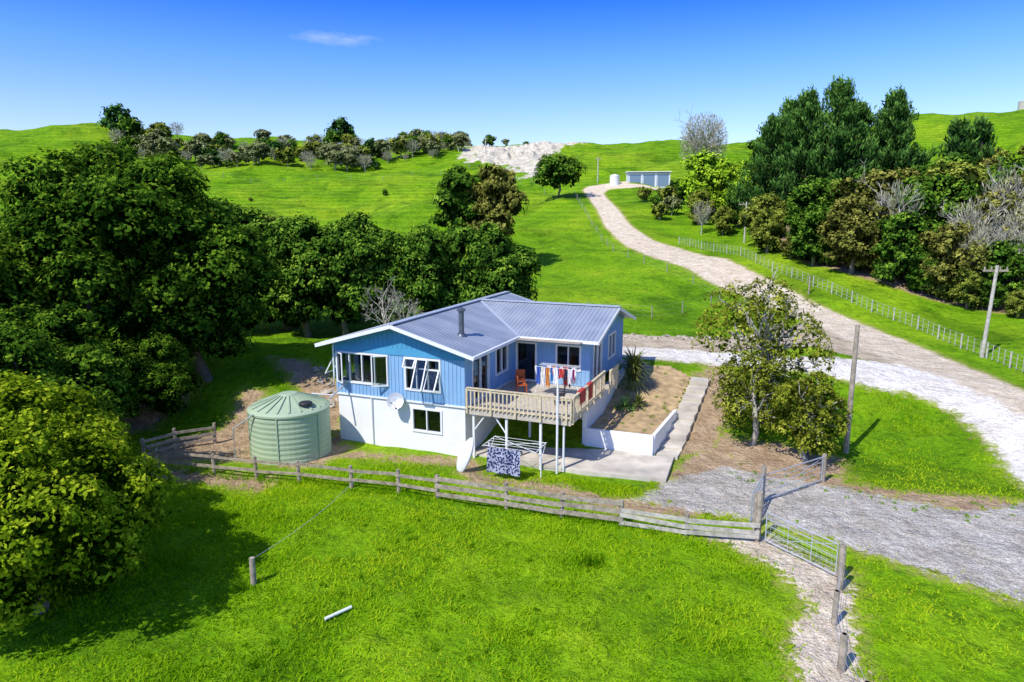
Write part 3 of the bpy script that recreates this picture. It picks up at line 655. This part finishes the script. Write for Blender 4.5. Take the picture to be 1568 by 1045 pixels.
smalltank('white_water_tank',21.9,149.5,1.0,1.9,M_trim)
smalltank('hilltop_tank',157,219,1.6,2.2,M_woodl)
# ------------------------------------------------------------ vegetation
L_dark=leafmat('foliage_dark',(.008,.028,.004),(.072,.165,.012),(.25,.40,.028),.3)
L_fresh=leafmat('foliage_fresh',(.024,.058,.003),(.24,.36,.012),(.58,.66,.036),.35)
L_olive=leafmat('foliage_olive',(.045,.065,.008),(.25,.30,.025),(.54,.55,.08),.35)
L_pine=leafmat('foliage_pine',(.008,.028,.008),(.055,.14,.026),(.14,.28,.05),0)
L_brown=leafmat('foliage_brown',(.030,.035,.008),(.17,.18,.032),(.38,.36,.08),0)
L_darkm=leafmat('foliage_dark_mid',(.008,.026,.004),(.072,.165,.015),(.24,.38,.035),0)
L_olivem=leafmat('foliage_olive_mid',(.028,.046,.008),(.19,.24,.028),(.44,.47,.08),0)
L_lime=leafmat('foliage_lime',(.06,.13,.01),(.30,.50,.02),(.48,.66,.05),0)
L_grey=leafmat('foliage_grey',(.15,.145,.09),(.34,.33,.22),(.54,.53,.38),0)
L_gg=leafmat('foliage_greygreen',(.05,.065,.02),(.21,.24,.09),(.42,.45,.20),0)
def unit(n,r):
    d=r.normal(size=(n,3)); return d/np.linalg.norm(d,axis=1,keepdims=True)
def nrmz(a): return a/(np.linalg.norm(a,axis=1,keepdims=True)+1e-9)
def leaves(r,pos,nrm,size,asp=.6,a=None):
    n=len(pos)
    if a is None: a=nrmz(np.cross(nrm,unit(n,r)))
    b=np.cross(nrm,a)
    s=size[:,None] if hasattr(size,'__len__') else size
    v=np.stack([pos-a*s*.6,pos-b*s*asp*.55,pos+a*s*.6,pos+b*s*asp*.55],1).reshape(-1,3)
    return v,np.arange(4*n).reshape(n,4)
def crown(r,blobs,ncl,per,leaf,cr,back=.28):
    B=np.array(blobs,float); w=(B[:,3]*B[:,4]+B[:,3]*B[:,5]); w/=w.sum()
    k=r.choice(len(B),ncl,p=w); d=unit(ncl,r); d[:,2]=np.where(d[:,2]<-.4,-d[:,2]*.6,d[:,2]); d=nrmz(d)
    rad=r.uniform(.84,1.16,ncl)
    c=B[k,:3]+d*B[k,3:6]*rad[:,None]
    keep=np.ones(ncl,bool)
    for j in range(len(B)):
        q=(((c-B[j,:3])/B[j,3:6])**2).sum(1); keep&=~((q<.6)&(k!=j))
    c=c[keep]; d=d[keep]; n=len(c); ct=r.rand(n)**1.2; R_=np.repeat(r.uniform(.5,1.5,n),per)*cr
    ax=nrmz(d*.75+np.array([0,0,.65])+unit(n,r)*.35); ax=np.repeat(ax,per,0); t1=nrmz(np.cross(ax,unit(len(ax),r)))
    rho=np.sqrt(r.rand(len(ax)))*1.15
    P=np.repeat(c,per,0)+t1*(rho*R_)[:,None]+ax*(R_*.62*(1-rho**2)*r.uniform(.4,1.3,len(ax)))[:,None]+r.normal(size=(len(ax),3))*cr*.08
    nr=nrmz(ax+t1*(rho*.9)[:,None]+unit(len(ax),r)*.6)
    tone=.04+.44*np.repeat(ct,per)+.18*r.rand(len(ax))+.46*(1-rho**1.6)-.03  # random tone plus painted shading: lighter on clump tops, darker at rims
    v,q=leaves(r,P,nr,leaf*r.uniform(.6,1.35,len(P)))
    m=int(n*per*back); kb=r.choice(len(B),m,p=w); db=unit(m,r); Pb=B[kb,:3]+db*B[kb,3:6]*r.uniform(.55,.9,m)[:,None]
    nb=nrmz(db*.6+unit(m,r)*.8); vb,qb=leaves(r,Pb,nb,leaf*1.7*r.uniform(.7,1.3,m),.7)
    v=np.concatenate([v,vb]); q=np.concatenate([q,qb+4*len(P)]); tone=np.concatenate([tone,.02+.12*r.rand(m)])  # backing leaves coloured dark to paint the shaded gaps inside the crown
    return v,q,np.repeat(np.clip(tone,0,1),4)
def limbs(mb,r,base,tip,rad,depth,spread=.5,seg=4):
    base=np.array(base,float);tip=np.array(tip,float); L=np.linalg.norm(tip-base); pts=[]; 
    off=r.normal(size=3)*L*.06
    for i in range(seg+1):
        t=i/seg; pts.append(base+(tip-base)*t+off*math.sin(math.pi*t)+r.normal(size=3)*L*.02*(0<i<seg))
    mb.tube([tuple(p) for p in pts],[max(.008,rad*(1-.62*i/seg)) for i in range(seg+1)],6 if rad>.05 else 4,False)
    if depth>0:
        for j in range(3 if depth>1 else 4):
            t=r.uniform(.4,.98); i=min(seg-1,int(t*seg)); p=pts[i]+(pts[i+1]-pts[i])*(t*seg-i)
            d=(tip-base)/L; s=unit(1,r)[0]; s=s-d*(s@d); s/=np.linalg.norm(s)+1e-9
            dr=d*.75+s*spread*1.4+np.array([0,0,.18]); dr/=np.linalg.norm(dr)
            limbs(mb,r,p,p+dr*L*r.uniform(.34,.52),rad*.5,depth-1,spread,3)
def tree_mesh(name,seed,h,rad,lm,bark,ncl,per,leaf,cr,kind='round',z0=.22,nb=11,depth=0,back=.28):
    r=np.random.RandomState(seed); mb=MB(); blobs=[]
    if kind in('round','bush','airy'):
        zc=h*(z0+1)/2; hz=h*(1-z0)/2
        for i in range(nb):
            a=2.4*i+r.uniform(-.4,.4); t=(i+.5)/nb; zz=-.85+1.65*t; rr=math.sqrt(max(0.05,1-zz*zz*.9))*rad*.64*r.uniform(.6,1.28)
            if i==nb-1: rr=rad*.12
            br=rad*r.uniform(.26,.5)*(1.15-.3*abs(zz)); br=min(br,h*.3)
            blobs.append((rr*math.cos(a),rr*math.sin(a),zc+zz*(hz-br*.55),br,br,br*r.uniform(.62,.95)))
        if kind!='airy': blobs.append((0,0,zc,rad*.52,rad*.52,hz*.68))
        tr=h*.03+.04; top=(r.uniform(-.2,.2),r.uniform(-.2,.2),h*.72); limbs(mb,r,(0,0,-.3),top,tr,0)
        for b in blobs:
            s=np.array(top)*r.uniform(.3,.75); e=np.array([b[0],b[1],b[2]+b[5]*.2]); e=s+(e-s)*.9; limbs(mb,r,s,e,tr*.42,depth,.45)
        v,q,t=crown(r,blobs,ncl,per,leaf,cr,back)
    elif kind=='pine':
        limbs(mb,r,(0,0,-.3),(0,0,h*.96),h*.018+.05,0,seg=7); P=[];T=[];A=[]
        nbch=int(ncl); lob=[r.uniform(.45,1.25) for _ in range(42)]
        for i in range(nbch):
            t=r.uniform(z0,1)**.85; z=h*t; a=r.uniform(0,6.283); L=rad*(1.03-t)**.6*r.uniform(.5,1.1)*lob[(int(a*7/6.2832)%7)*6+min(5,int(t*6))]+.25
            if r.rand()<.3: mb.tube([(0,0,z),(L*.8*math.cos(a),L*.8*math.sin(a),z+L*.3)],[.05,.015],4,False)
            m=max(3,int(L*2.2)); ct=r.rand()
            for j in range(m):
                f=r.uniform(.35,1); c=np.array([L*f*math.cos(a),L*f*math.sin(a),z+L*f*.5+.1])
                o=r.normal(size=(per,3)); P.append(c+o*cr*np.array([.36,.36,.62])); T.append(np.clip(.03+.40*ct+.2*r.rand(per)+.35*(f-.5)+.24*o[:,2],0,1))  # random tone plus painted shading, lighter outward and upward
                A.append(np.array([math.cos(a)*.5,math.sin(a)*.5,1.])+r.normal(size=(per,3))*.4)
        P=np.concatenate(P);T=np.concatenate(T);A=nrmz(np.concatenate(A)); nr=nrmz(np.cross(A,unit(len(P),r)))
        v,q=leaves(r,P,nr,leaf*1.25*r.uniform(.6,1.3,len(P)),.34,A); t=np.repeat(T,4)
    elif kind=='bare':
        limbs(mb,r,(0,0,-.3),(r.uniform(-.3,.3),r.uniform(-.3,.3),h*.5),h*.018+.03,0)
        for i in range(nb):
            a=2.4*i; s=(0,0,h*r.uniform(.2,.48)); limbs(mb,r,s,(rad*.6*math.cos(a),rad*.6*math.sin(a),h*r.uniform(.55,.85)),h*.010,depth,.5)
        m=ncl*per; d=unit(m,r); q0=d*np.array([rad*.88,rad*.88,h*.36])*(r.rand(m)[:,None]**.42); P=q0+np.array([0,0,h*.61])
        lump=.5+.5*np.sin(P[:,0]*2.1+seed)*np.sin(P[:,1]*2.3)*np.sin(P[:,2]*1.7+seed); kp=r.rand(m)<.25+.75*lump; P=P[kp]; q0=q0[kp]
        A=nrmz(nrmz(q0)+np.array([0,0,.6])+unit(len(P),r)*.5); nr=nrmz(np.cross(A,unit(len(P),r)))
        v,q=leaves(r,P,nr,leaf*2.2*r.uniform(.6,1.3,len(P)),.16,A); t=np.repeat(np.clip(.15+.75*r.rand(len(P)),0,1),4)
    lv=np.array([tuple(p) for p in mb.v])
    nb_=len(lv); allv=np.concatenate([lv,v])
    lf=[f for f in mb.f if len(f)==4]; qf=np.concatenate([np.array(lf),q+nb_]); mi=np.concatenate([np.zeros(len(lf),int),np.ones(len(q),int)])
    tone=np.concatenate([np.zeros(nb_),t])
    return npmesh(name,allv,qf,[bark,lm],{'tone':tone},mi)
def plant(name,me,x,y,s=1,rz=None,sink=0,parent=None,sz=None):
    o=obj(name,me,parent,(x,y,h1(x,y)-sink),(0,0,random.uniform(0,6.28) if rz is None else rz)); o.scale=(s,s,sz or s); return o
T=tree_mesh
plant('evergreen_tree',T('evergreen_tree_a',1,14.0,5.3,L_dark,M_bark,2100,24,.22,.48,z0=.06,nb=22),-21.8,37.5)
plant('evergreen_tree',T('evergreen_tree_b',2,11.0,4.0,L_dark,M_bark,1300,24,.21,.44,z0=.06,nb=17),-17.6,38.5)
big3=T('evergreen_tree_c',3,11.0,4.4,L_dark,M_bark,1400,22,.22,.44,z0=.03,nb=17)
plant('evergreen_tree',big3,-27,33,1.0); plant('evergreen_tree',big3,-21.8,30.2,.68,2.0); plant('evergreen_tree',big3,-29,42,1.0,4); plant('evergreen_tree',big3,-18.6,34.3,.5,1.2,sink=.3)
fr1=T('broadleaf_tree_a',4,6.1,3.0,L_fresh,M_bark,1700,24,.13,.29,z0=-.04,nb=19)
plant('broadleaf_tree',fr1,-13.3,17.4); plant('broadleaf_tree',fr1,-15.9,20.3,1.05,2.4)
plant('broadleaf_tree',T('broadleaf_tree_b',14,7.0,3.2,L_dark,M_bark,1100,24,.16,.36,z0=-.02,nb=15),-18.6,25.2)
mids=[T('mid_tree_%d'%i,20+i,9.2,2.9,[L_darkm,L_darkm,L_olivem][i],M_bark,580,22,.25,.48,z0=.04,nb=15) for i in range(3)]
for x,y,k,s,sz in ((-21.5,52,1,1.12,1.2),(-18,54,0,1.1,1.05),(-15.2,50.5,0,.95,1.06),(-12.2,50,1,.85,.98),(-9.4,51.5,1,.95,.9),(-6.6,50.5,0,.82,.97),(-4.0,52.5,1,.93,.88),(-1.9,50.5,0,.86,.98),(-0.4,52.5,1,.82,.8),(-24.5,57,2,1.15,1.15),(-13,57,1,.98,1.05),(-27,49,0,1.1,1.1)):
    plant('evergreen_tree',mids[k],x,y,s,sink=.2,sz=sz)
bare=[T('bare_tree_m%d'%i,40+i,7,3,L_grey,M_barkg,60,8,.14,.5,'bare',nb=9,depth=3) for i in range(2)]
plant('bare_tree',bare[0],-8.6,45.5,.62); plant('bare_tree',bare[1],-7.4,46.5,.5)
cyp=T('cypress_tree_m',50,11,3.0,L_brown,M_bark,420,18,.34,.48,z0=.05,nb=12); cyp2=T('cypress_tree_n',51,11,3.0,L_darkm,M_bark,420,18,.34,.48,z0=.05,nb=12)
plant('cypress_tree',cyp2,-6.8,86,1.1,sz=1.2); plant('cypress_tree',cyp,-2.2,84,1.0,sz=1.25); plant('cypress_tree',cyp2,-4.5,90,1.05); plant('cypress_tree',cyp,-23,66,.85)
plant('round_tree',T('round_tree_h',52,8.8,5.0,L_darkm,M_bark,360,16,.45,.75,z0=.18,nb=12),8.9,138)
plant('lemonwood_tree',T('lemonwood_a',60,7.6,2.8,L_olive,M_barkg,520,21,.135,.33,'airy',z0=.08,nb=18,depth=2,back=.06),12.4,33.0)
plant('lemonwood_tree',T('lemonwood_b',61,4.3,1.7,L_olive,M_barkg,360,20,.12,.25,'airy',z0=.05,nb=12,depth=1,back=.1),13.3,29.2)
plant('lemonwood_tree',T('lemonwood_c',62,4.6,1.8,L_olive,M_barkg,280,20,.12,.25,'airy',z0=.05,nb=12,depth=1,back=.1),11.4,31.0)
def spiky(name,x,y,hh,n,L,trunk,z=None):
    r=np.random.RandomState(int(x*10)); mb=MB(); zz=h1(x,y) if z is None else z
    if trunk: mb.tube([(0,0,-.2),(0,0,hh*.5)],[.14,.1],8)
    for i in range(n):
        c=np.array([0,0,r.uniform(.15,.62)*hh if trunk else .05]); d=unit(1,r)[0]; d[2]=abs(d[2])*.9+.05 if r.rand()<.8 else d[2]*.5; d/=np.linalg.norm(d); s=np.cross(d,[0,0,1]); s/=np.linalg.norm(s)+1e-9
        l=L*r.uniform(.7,1.1); w=.035; m=c+d*l*.55; t=c+d*l-np.array([0,0,.25*l*(1-d[2])])
        mb.add([c-s*w*.6,c+s*w*.6,m+s*w,m-s*w,t],[(0,1,2,3),(3,2,4)])
    return mb.obj(name,L_sp,None,(x,y,zz))
L_sp=mat('spiky_leaf',(.14,.17,.03),.5,.45,3)
spiky('cabbage_tree',6.6,36.3,2.6,480,1.2,True); spiky('flax_plant',6.6,34.6,.6,60,.8,False,1.05)
L_sp=mat('agave_leaf',(.22,.38,.07),.6,.3,3); spiky('agave_plant',5.9,34.4,.5,80,.75,False,.95)
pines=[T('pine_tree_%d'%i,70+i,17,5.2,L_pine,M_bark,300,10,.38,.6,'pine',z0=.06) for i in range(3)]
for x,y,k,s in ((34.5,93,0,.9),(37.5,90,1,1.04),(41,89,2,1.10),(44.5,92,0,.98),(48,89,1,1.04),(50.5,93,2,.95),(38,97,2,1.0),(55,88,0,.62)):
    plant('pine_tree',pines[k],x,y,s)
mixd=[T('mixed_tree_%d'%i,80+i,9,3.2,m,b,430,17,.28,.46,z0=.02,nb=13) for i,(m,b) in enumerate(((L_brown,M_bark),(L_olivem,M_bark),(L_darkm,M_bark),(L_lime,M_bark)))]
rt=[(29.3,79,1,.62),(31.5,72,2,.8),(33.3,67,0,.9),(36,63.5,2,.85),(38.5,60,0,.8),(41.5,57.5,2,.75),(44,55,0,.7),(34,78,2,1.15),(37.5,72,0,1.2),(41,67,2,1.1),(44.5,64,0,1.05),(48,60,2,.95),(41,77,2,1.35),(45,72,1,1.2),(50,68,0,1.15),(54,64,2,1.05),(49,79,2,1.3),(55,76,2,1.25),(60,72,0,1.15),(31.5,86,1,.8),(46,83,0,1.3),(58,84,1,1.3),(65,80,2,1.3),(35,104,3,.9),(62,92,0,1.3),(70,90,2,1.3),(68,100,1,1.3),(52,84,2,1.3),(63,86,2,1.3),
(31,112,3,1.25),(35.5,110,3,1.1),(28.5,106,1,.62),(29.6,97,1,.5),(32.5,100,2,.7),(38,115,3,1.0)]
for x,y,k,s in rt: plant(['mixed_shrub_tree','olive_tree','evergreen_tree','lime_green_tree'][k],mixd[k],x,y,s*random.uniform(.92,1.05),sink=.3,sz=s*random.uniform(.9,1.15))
gb=[T('grey_tree_%d'%i,90+i,9,2.5,L_grey,M_barkg,170,10,.2,.5,'bare',nb=12,depth=3) for i in range(2)]
for x,y,k,s in ((39.5,58.8,0,.8),(42.8,56.8,1,.85),(46,57,0,1.0),(49.5,61,1,1.1),(52.5,62.5,0,1.15),(47,66,1,1.25),(36.5,66,0,1.05),(57,68,1,1.25),(52,56,0,.95),(44,60,1,1.0),(27.4,100,1,.55),(63,76,0,1.3),(60,66,1,1.2),(48,57.5,0,.95),(55,60,1,1.0),(50,54,1,.85),(41,61.5,0,1.0)):
    plant('grey_leafless_tree',gb[k],x,y,s)
con=T('small_conifer',95,9,2.0,L_pine,M_bark,150,9,.36,.4,'pine',z0=.05)
for x,y,s in ((58,92,1.6),(61.5,93,1.65),(66,95,1.1)): plant('conifer_tree',con,x,y,s)
plant('bare_poplar',T('bare_poplar',97,15.5,5.2,L_grey,M_barkg,560,14,.26,.6,'bare',nb=18,depth=3,z0=.1),36,133,1.0)
for i in range(16):
    t=i/15; plant('roadside_shrub',mixd[random.choice((0,1,2))],29.5+11*t+random.uniform(-.6,.6),80-25*t+random.uniform(-1.5,1.5),random.uniform(.28,.5),sink=.15)
dist=empty('distant_tree_line',(0,0,0))
fr_=[T('far_tree_%d'%i,110+i,6.0,2.7,m,b,n_c,12,lf_,.75,k_,z0=.12,nb=8,depth=dp_) for i,(m,b,k_,dp_,n_c,lf_) in enumerate(((L_darkm,M_bark,'round',0,85,.55),(L_olivem,M_barkg,'round',0,85,.55),(L_grey,M_barkg,'bare',2,55,.32),(L_pine,M_bark,'round',0,85,.55),(L_gg,M_barkg,'round',0,70,.5)))]
def far_tree(x,y,k,s): plant('far_tree',fr_[k],x,y,s,parent=dist,sink=.2)
rr=np.random.RandomState(3)
for i in range(185):
    t=rr.rand(); x=-132+118*t; yb=226-22*math.sin(math.pi*min(1,t*1.05))+40*rr.rand()**1.3
    far_tree(x,yb,rr.choice([0,1,2,2,2,3,4,4,4]),rr.uniform(.45,1.2))
for x,y,k,s in ((-136,246,3,2.0),(-131,243,0,1.5),(-8,246,0,.8),(-60,250,3,1.7),(-30,250,0,1.1),(-2,240,4,.5),(5,242,0,.45)): far_tree(x,y,k,s)
for i in range(14): far_tree(rr.uniform(112,165),rr.uniform(140,185),rr.choice([0,1,3]),rr.uniform(.6,1.1))
for x,y,k,s in ((60,170,0,1.1),(66,165,1,1),(72,168,1,1.1),(24,128,1,.5),(25,120,0,.45),(24,112,1,.5),(26.5,116,4,.6),(27,121,1,.7),(30,125,0,.8),(-45,150,0,.25),(-60,160,1,.2),(-30,165,0,.3)): far_tree(x,y,k,s)
rk=MB(); r=np.random.RandomState(9)
for i in range(90):
    if i<35: t=r.rand(); x=-9.2-2.4*t+r.uniform(-.5,.5); y=35.5+4.5*t+r.uniform(-.5,.5)
    else: x=r.uniform(7.5,18); y=49.3-.12*(x-8)+r.uniform(-.9,.9)
    s=r.uniform(.08,.28); z=h1(x,y); d=unit(10,r); q=[(x+a[0]*s*1.3,y+a[1]*s*1.2,z+a[2]*s*.8) for a in d]
    bm=bmesh.new(); vs=[bm.verts.new(p) for p in q]; bmesh.ops.convex_hull(bm,input=vs); bm.verts.index_update()
    rk.add([v.co.copy() for v in bm.verts],[tuple(v.index for v in f.verts) for f in bm.faces]); bm.free()
rk.obj('bank_rocks',M_rock)
# ------------------------------------------------------------ grass blades
r=np.random.RandomState(11)
def grass_pts(n,x0,x1,y0,y1):
    x=r.uniform(x0,x1,n); y=r.uniform(y0,y1,n); k=np.abs(x)<y*.80+2.0; x,y=x[k],y[k]
    f=fields(x,y); m=np.min([f[a] for a in f],axis=0)+r.normal(size=len(x))*.3
    hx=(x-HO[0])*cb+(y-HO[1])*sb; hy=-(x-HO[0])*sb+(y-HO[1])*cb
    k=(m>.12)&~((hx>-.3)&(hx<15.2)&(hy>-.4)&(hy<13)); return x[k],y[k]
gx,gy=[],[]
for a in ((95000,-15,12,11,20),(80000,-18,12,20,27),(14000,12,22,11,21),(26000,-9,6,25,30),(20000,10,22,24,38),(16000,-20,-8,30,44)):
    x,y=grass_pts(*a); gx.append(x); gy.append(y)
gx=np.concatenate(gx); gy=np.concatenate(gy)
pat=.45*vnoise(gx,gy,.55)+.35*vnoise(gx,gy,1.6)+.2*vnoise(gx,gy,4.5); pat=np.clip((pat-.28)/.44,0,1)
keep=r.rand(len(gx))<.35+.55*pat; gx,gy,pat=gx[keep],gy[keep],pat[keep]
gz=H(gx,gy); n=len(gx)
hh=(.04+.07*r.rand(n))*(.45+1.15*pat)
a=r.uniform(0,6.283,n); w=.018+.014*r.rand(n); ln=r.normal(size=(n,2))*.08
b0=np.stack([gx-np.cos(a)*w,gy-np.sin(a)*w,gz-.01],-1); b1=np.stack([gx+np.cos(a)*w,gy+np.sin(a)*w,gz-.01],-1); tp=np.stack([gx+ln[:,0],gy+ln[:,1],gz+hh],-1)
v=np.stack([b0,b1,tp],1).reshape(-1,3)
right=sst(11,13,gx)
tone=np.clip(.06+.42*r.rand(n)+.75*(.6*vnoise(gx+40,gy,.35)+.4*vnoise(gx,gy+30,1.1))+.2*right,0,1)
M_gr=leafmat('grass_blades',(.085,.23,.003),(.26,.50,.006),(.55,.70,.022),.5)
obj('grass',npmesh('grass',v,np.arange(3*n).reshape(n,3),[M_gr],{'tone':np.repeat(tone,3)}))
tv=[];tt=[]
def tuft(x,y,n,L,tn,z=None):
    z=h1(x,y) if z is None else z
    for i in range(n):
        a=r.uniform(0,6.28); l=L*r.uniform(.5,1.1); bx_=x+r.normal()*L*.4; by_=y+r.normal()*L*.4; o=r.normal(size=2)*l*.4
        tv.extend([(bx_-math.cos(a)*.02,by_-math.sin(a)*.02,z),(bx_+math.cos(a)*.02,by_+math.sin(a)*.02,z),(bx_+o[0],by_+o[1],z+l)]); tt.extend([tn+.2*r.rand()]*3)
fp=[(-15.5,28.2),(-12.7,27.6),(-10.7,27.1),(-8.8,26.7),(-6.5,26.1),(-4.5,25.6),(-2.9,25.0),(-.2,24.0),(1.8,23.3),(3.9,22.7),(6.0,21.9)]
for a,b in zip(fp[:-1],fp[1:]):
    for i in range(16):
        t=r.rand(); tuft(a[0]+(b[0]-a[0])*t,a[1]+(b[1]-a[1])*t+r.uniform(-.35,.2),9,.25,.2)
for i in range(150):
    x=r.uniform(-13,8); y=r.uniform(13,25); tuft(x,y,14,r.uniform(.12,.2),.0 if i%2 else .6)
for i in range(60):
    x=r.uniform(4,10); y=r.uniform(30.5,39.5)
    if float(sdf(np.array([x]),np.array([y]),BED)[0])<-.2: tuft(x,y,12,.14,.2,max(h1(x,y)+.05,.84))
for i in range(120):
    x=r.uniform(9,20); y=r.uniform(23,30)
    if abs(float(sdf(np.array([x]),np.array([y]),DRIVE)[0]))<1.2: tuft(x,y,10,.12,.3)
tuft(2.6,20.0,60,.45,.0); tuft(2.3,20.2,40,.4,.05)
obj('weeds',npmesh('weeds',np.array(tv),np.arange(len(tv)).reshape(-1,3),[M_gr],{'tone':np.array(tt)}))

# ------------------------------------------------------------ camera, light, sky
cam=D.cameras.new("camera"); co=obj("camera",cam); cam.lens=24; cam.sensor_width=36; cam.clip_end=3000
co.location=(0,0,11); co.rotation_euler=(math.radians(90-10.7),0,0); SC.camera=co
EL=math.radians(50); dirv=Vector((.70,.714,0)).normalized()*math.cos(EL)+Vector((0,0,-math.sin(EL)))
l=D.lights.new("sun",'SUN'); l.energy=5.0; l.angle=math.radians(.5); l.color=(1,.95,.86); lo_=obj("sun",l); lo_.rotation_euler=dirv.to_track_quat('-Z','Y').to_euler()
w=D.worlds.new("World"); SC.world=w; w.use_nodes=True; nt=w.node_tree; N=nt.nodes
s=N.new('ShaderNodeTexSky'); s.sky_type='NISHITA'; s.sun_disc=False; s.sun_elevation=EL
sx,sy=-dirv.x,-dirv.y; s.sun_rotation=math.atan2(sx,sy); s.ozone_density=4; s.dust_density=.4; s.air_density=1.0
tc=N.new('ShaderNodeTexCoord'); sp=N.new('ShaderNodeSeparateXYZ'); lk(nt,tc.outputs['Generated'],sp.inputs[0])
rp=N.new('ShaderNodeValToRGB'); e=rp.color_ramp.elements; e[0].position=.08; e[0].color=(.60,.58,.64,1); e[1].position=.9; e[1].color=(.45,.46,.56,1)
for p_,c_ in ((.13,(.48,.53,.68)),(.20,(.27,.44,.78)),(.27,(.085,.28,.88)),(.5,(.20,.35,.68))):
    x=e.new(p_); x.color=(*c_,1)
lk(nt,sp.outputs[2],rp.inputs[0])
vm2=N.new('ShaderNodeVectorMath'); vm2.operation='SCALE'; vm2.inputs['Scale'].default_value=2.0; lk(nt,rp.outputs[0],vm2.inputs[0])
mx=N.new('ShaderNodeMix'); mx.data_type='RGBA'; mx.blend_type='MULTIPLY'; mx.inputs[0].default_value=1; lk(nt,s.outputs[0],mx.inputs[6]); lk(nt,vm2.outputs[0],mx.inputs[7])
nz=N.new('ShaderNodeTexNoise'); nz.inputs['Scale'].default_value=26; nz.inputs['Detail'].default_value=7; nz.inputs['Roughness'].default_value=.7
mp=N.new('ShaderNodeMapping'); mp.inputs['Scale'].default_value=(1,1,3.5); lk(nt,tc.outputs['Generated'],mp.inputs[0]); lk(nt,mp.outputs[0],nz.inputs['Vector'])
cd=Vector((-.2526,math.cos(.1868)+.4426*math.sin(.1868),-math.sin(.1868)+.4426*math.cos(.1868))).normalized()
vs=N.new('ShaderNodeVectorMath'); vs.operation='SUBTRACT'; vs.inputs[1].default_value=cd; lk(nt,tc.outputs['Generated'],vs.inputs[0])
vm=N.new('ShaderNodeVectorMath'); vm.operation='MULTIPLY'; vm.inputs[1].default_value=(8,8,55); lk(nt,vs.outputs[0],vm.inputs[0])
ln_=N.new('ShaderNodeVectorMath'); ln_.operation='LENGTH'; lk(nt,vm.outputs[0],ln_.inputs[0])
mr=N.new('ShaderNodeMapRange'); mr.inputs[1].default_value=1; mr.inputs[2].default_value=0; lk(nt,ln_.outputs['Value'],mr.inputs[0])
m2=N.new('ShaderNodeMath'); m2.operation='MULTIPLY'; lk(nt,mr.outputs[0],m2.inputs[0]); lk(nt,nz.outputs['Fac'],m2.inputs[1])
m3=N.new('ShaderNodeMapRange'); m3.inputs[1].default_value=.25; m3.inputs[2].default_value=.58; m3.inputs[4].default_value=.32; lk(nt,m2.outputs[0],m3.inputs[0])
mc=N.new('ShaderNodeMix'); mc.data_type='RGBA'; mc.inputs[7].default_value=(6,6.4,6.8,1); lk(nt,m3.outputs[0],mc.inputs[0]); lk(nt,mx.outputs[2],mc.inputs[6])
lk(nt,mc.outputs[2],N['Background'].inputs[0]); N['Background'].inputs[1].default_value=.15
SC.view_settings.view_transform='Standard'; SC.view_settings.look='None'; SC.view_settings.exposure=0
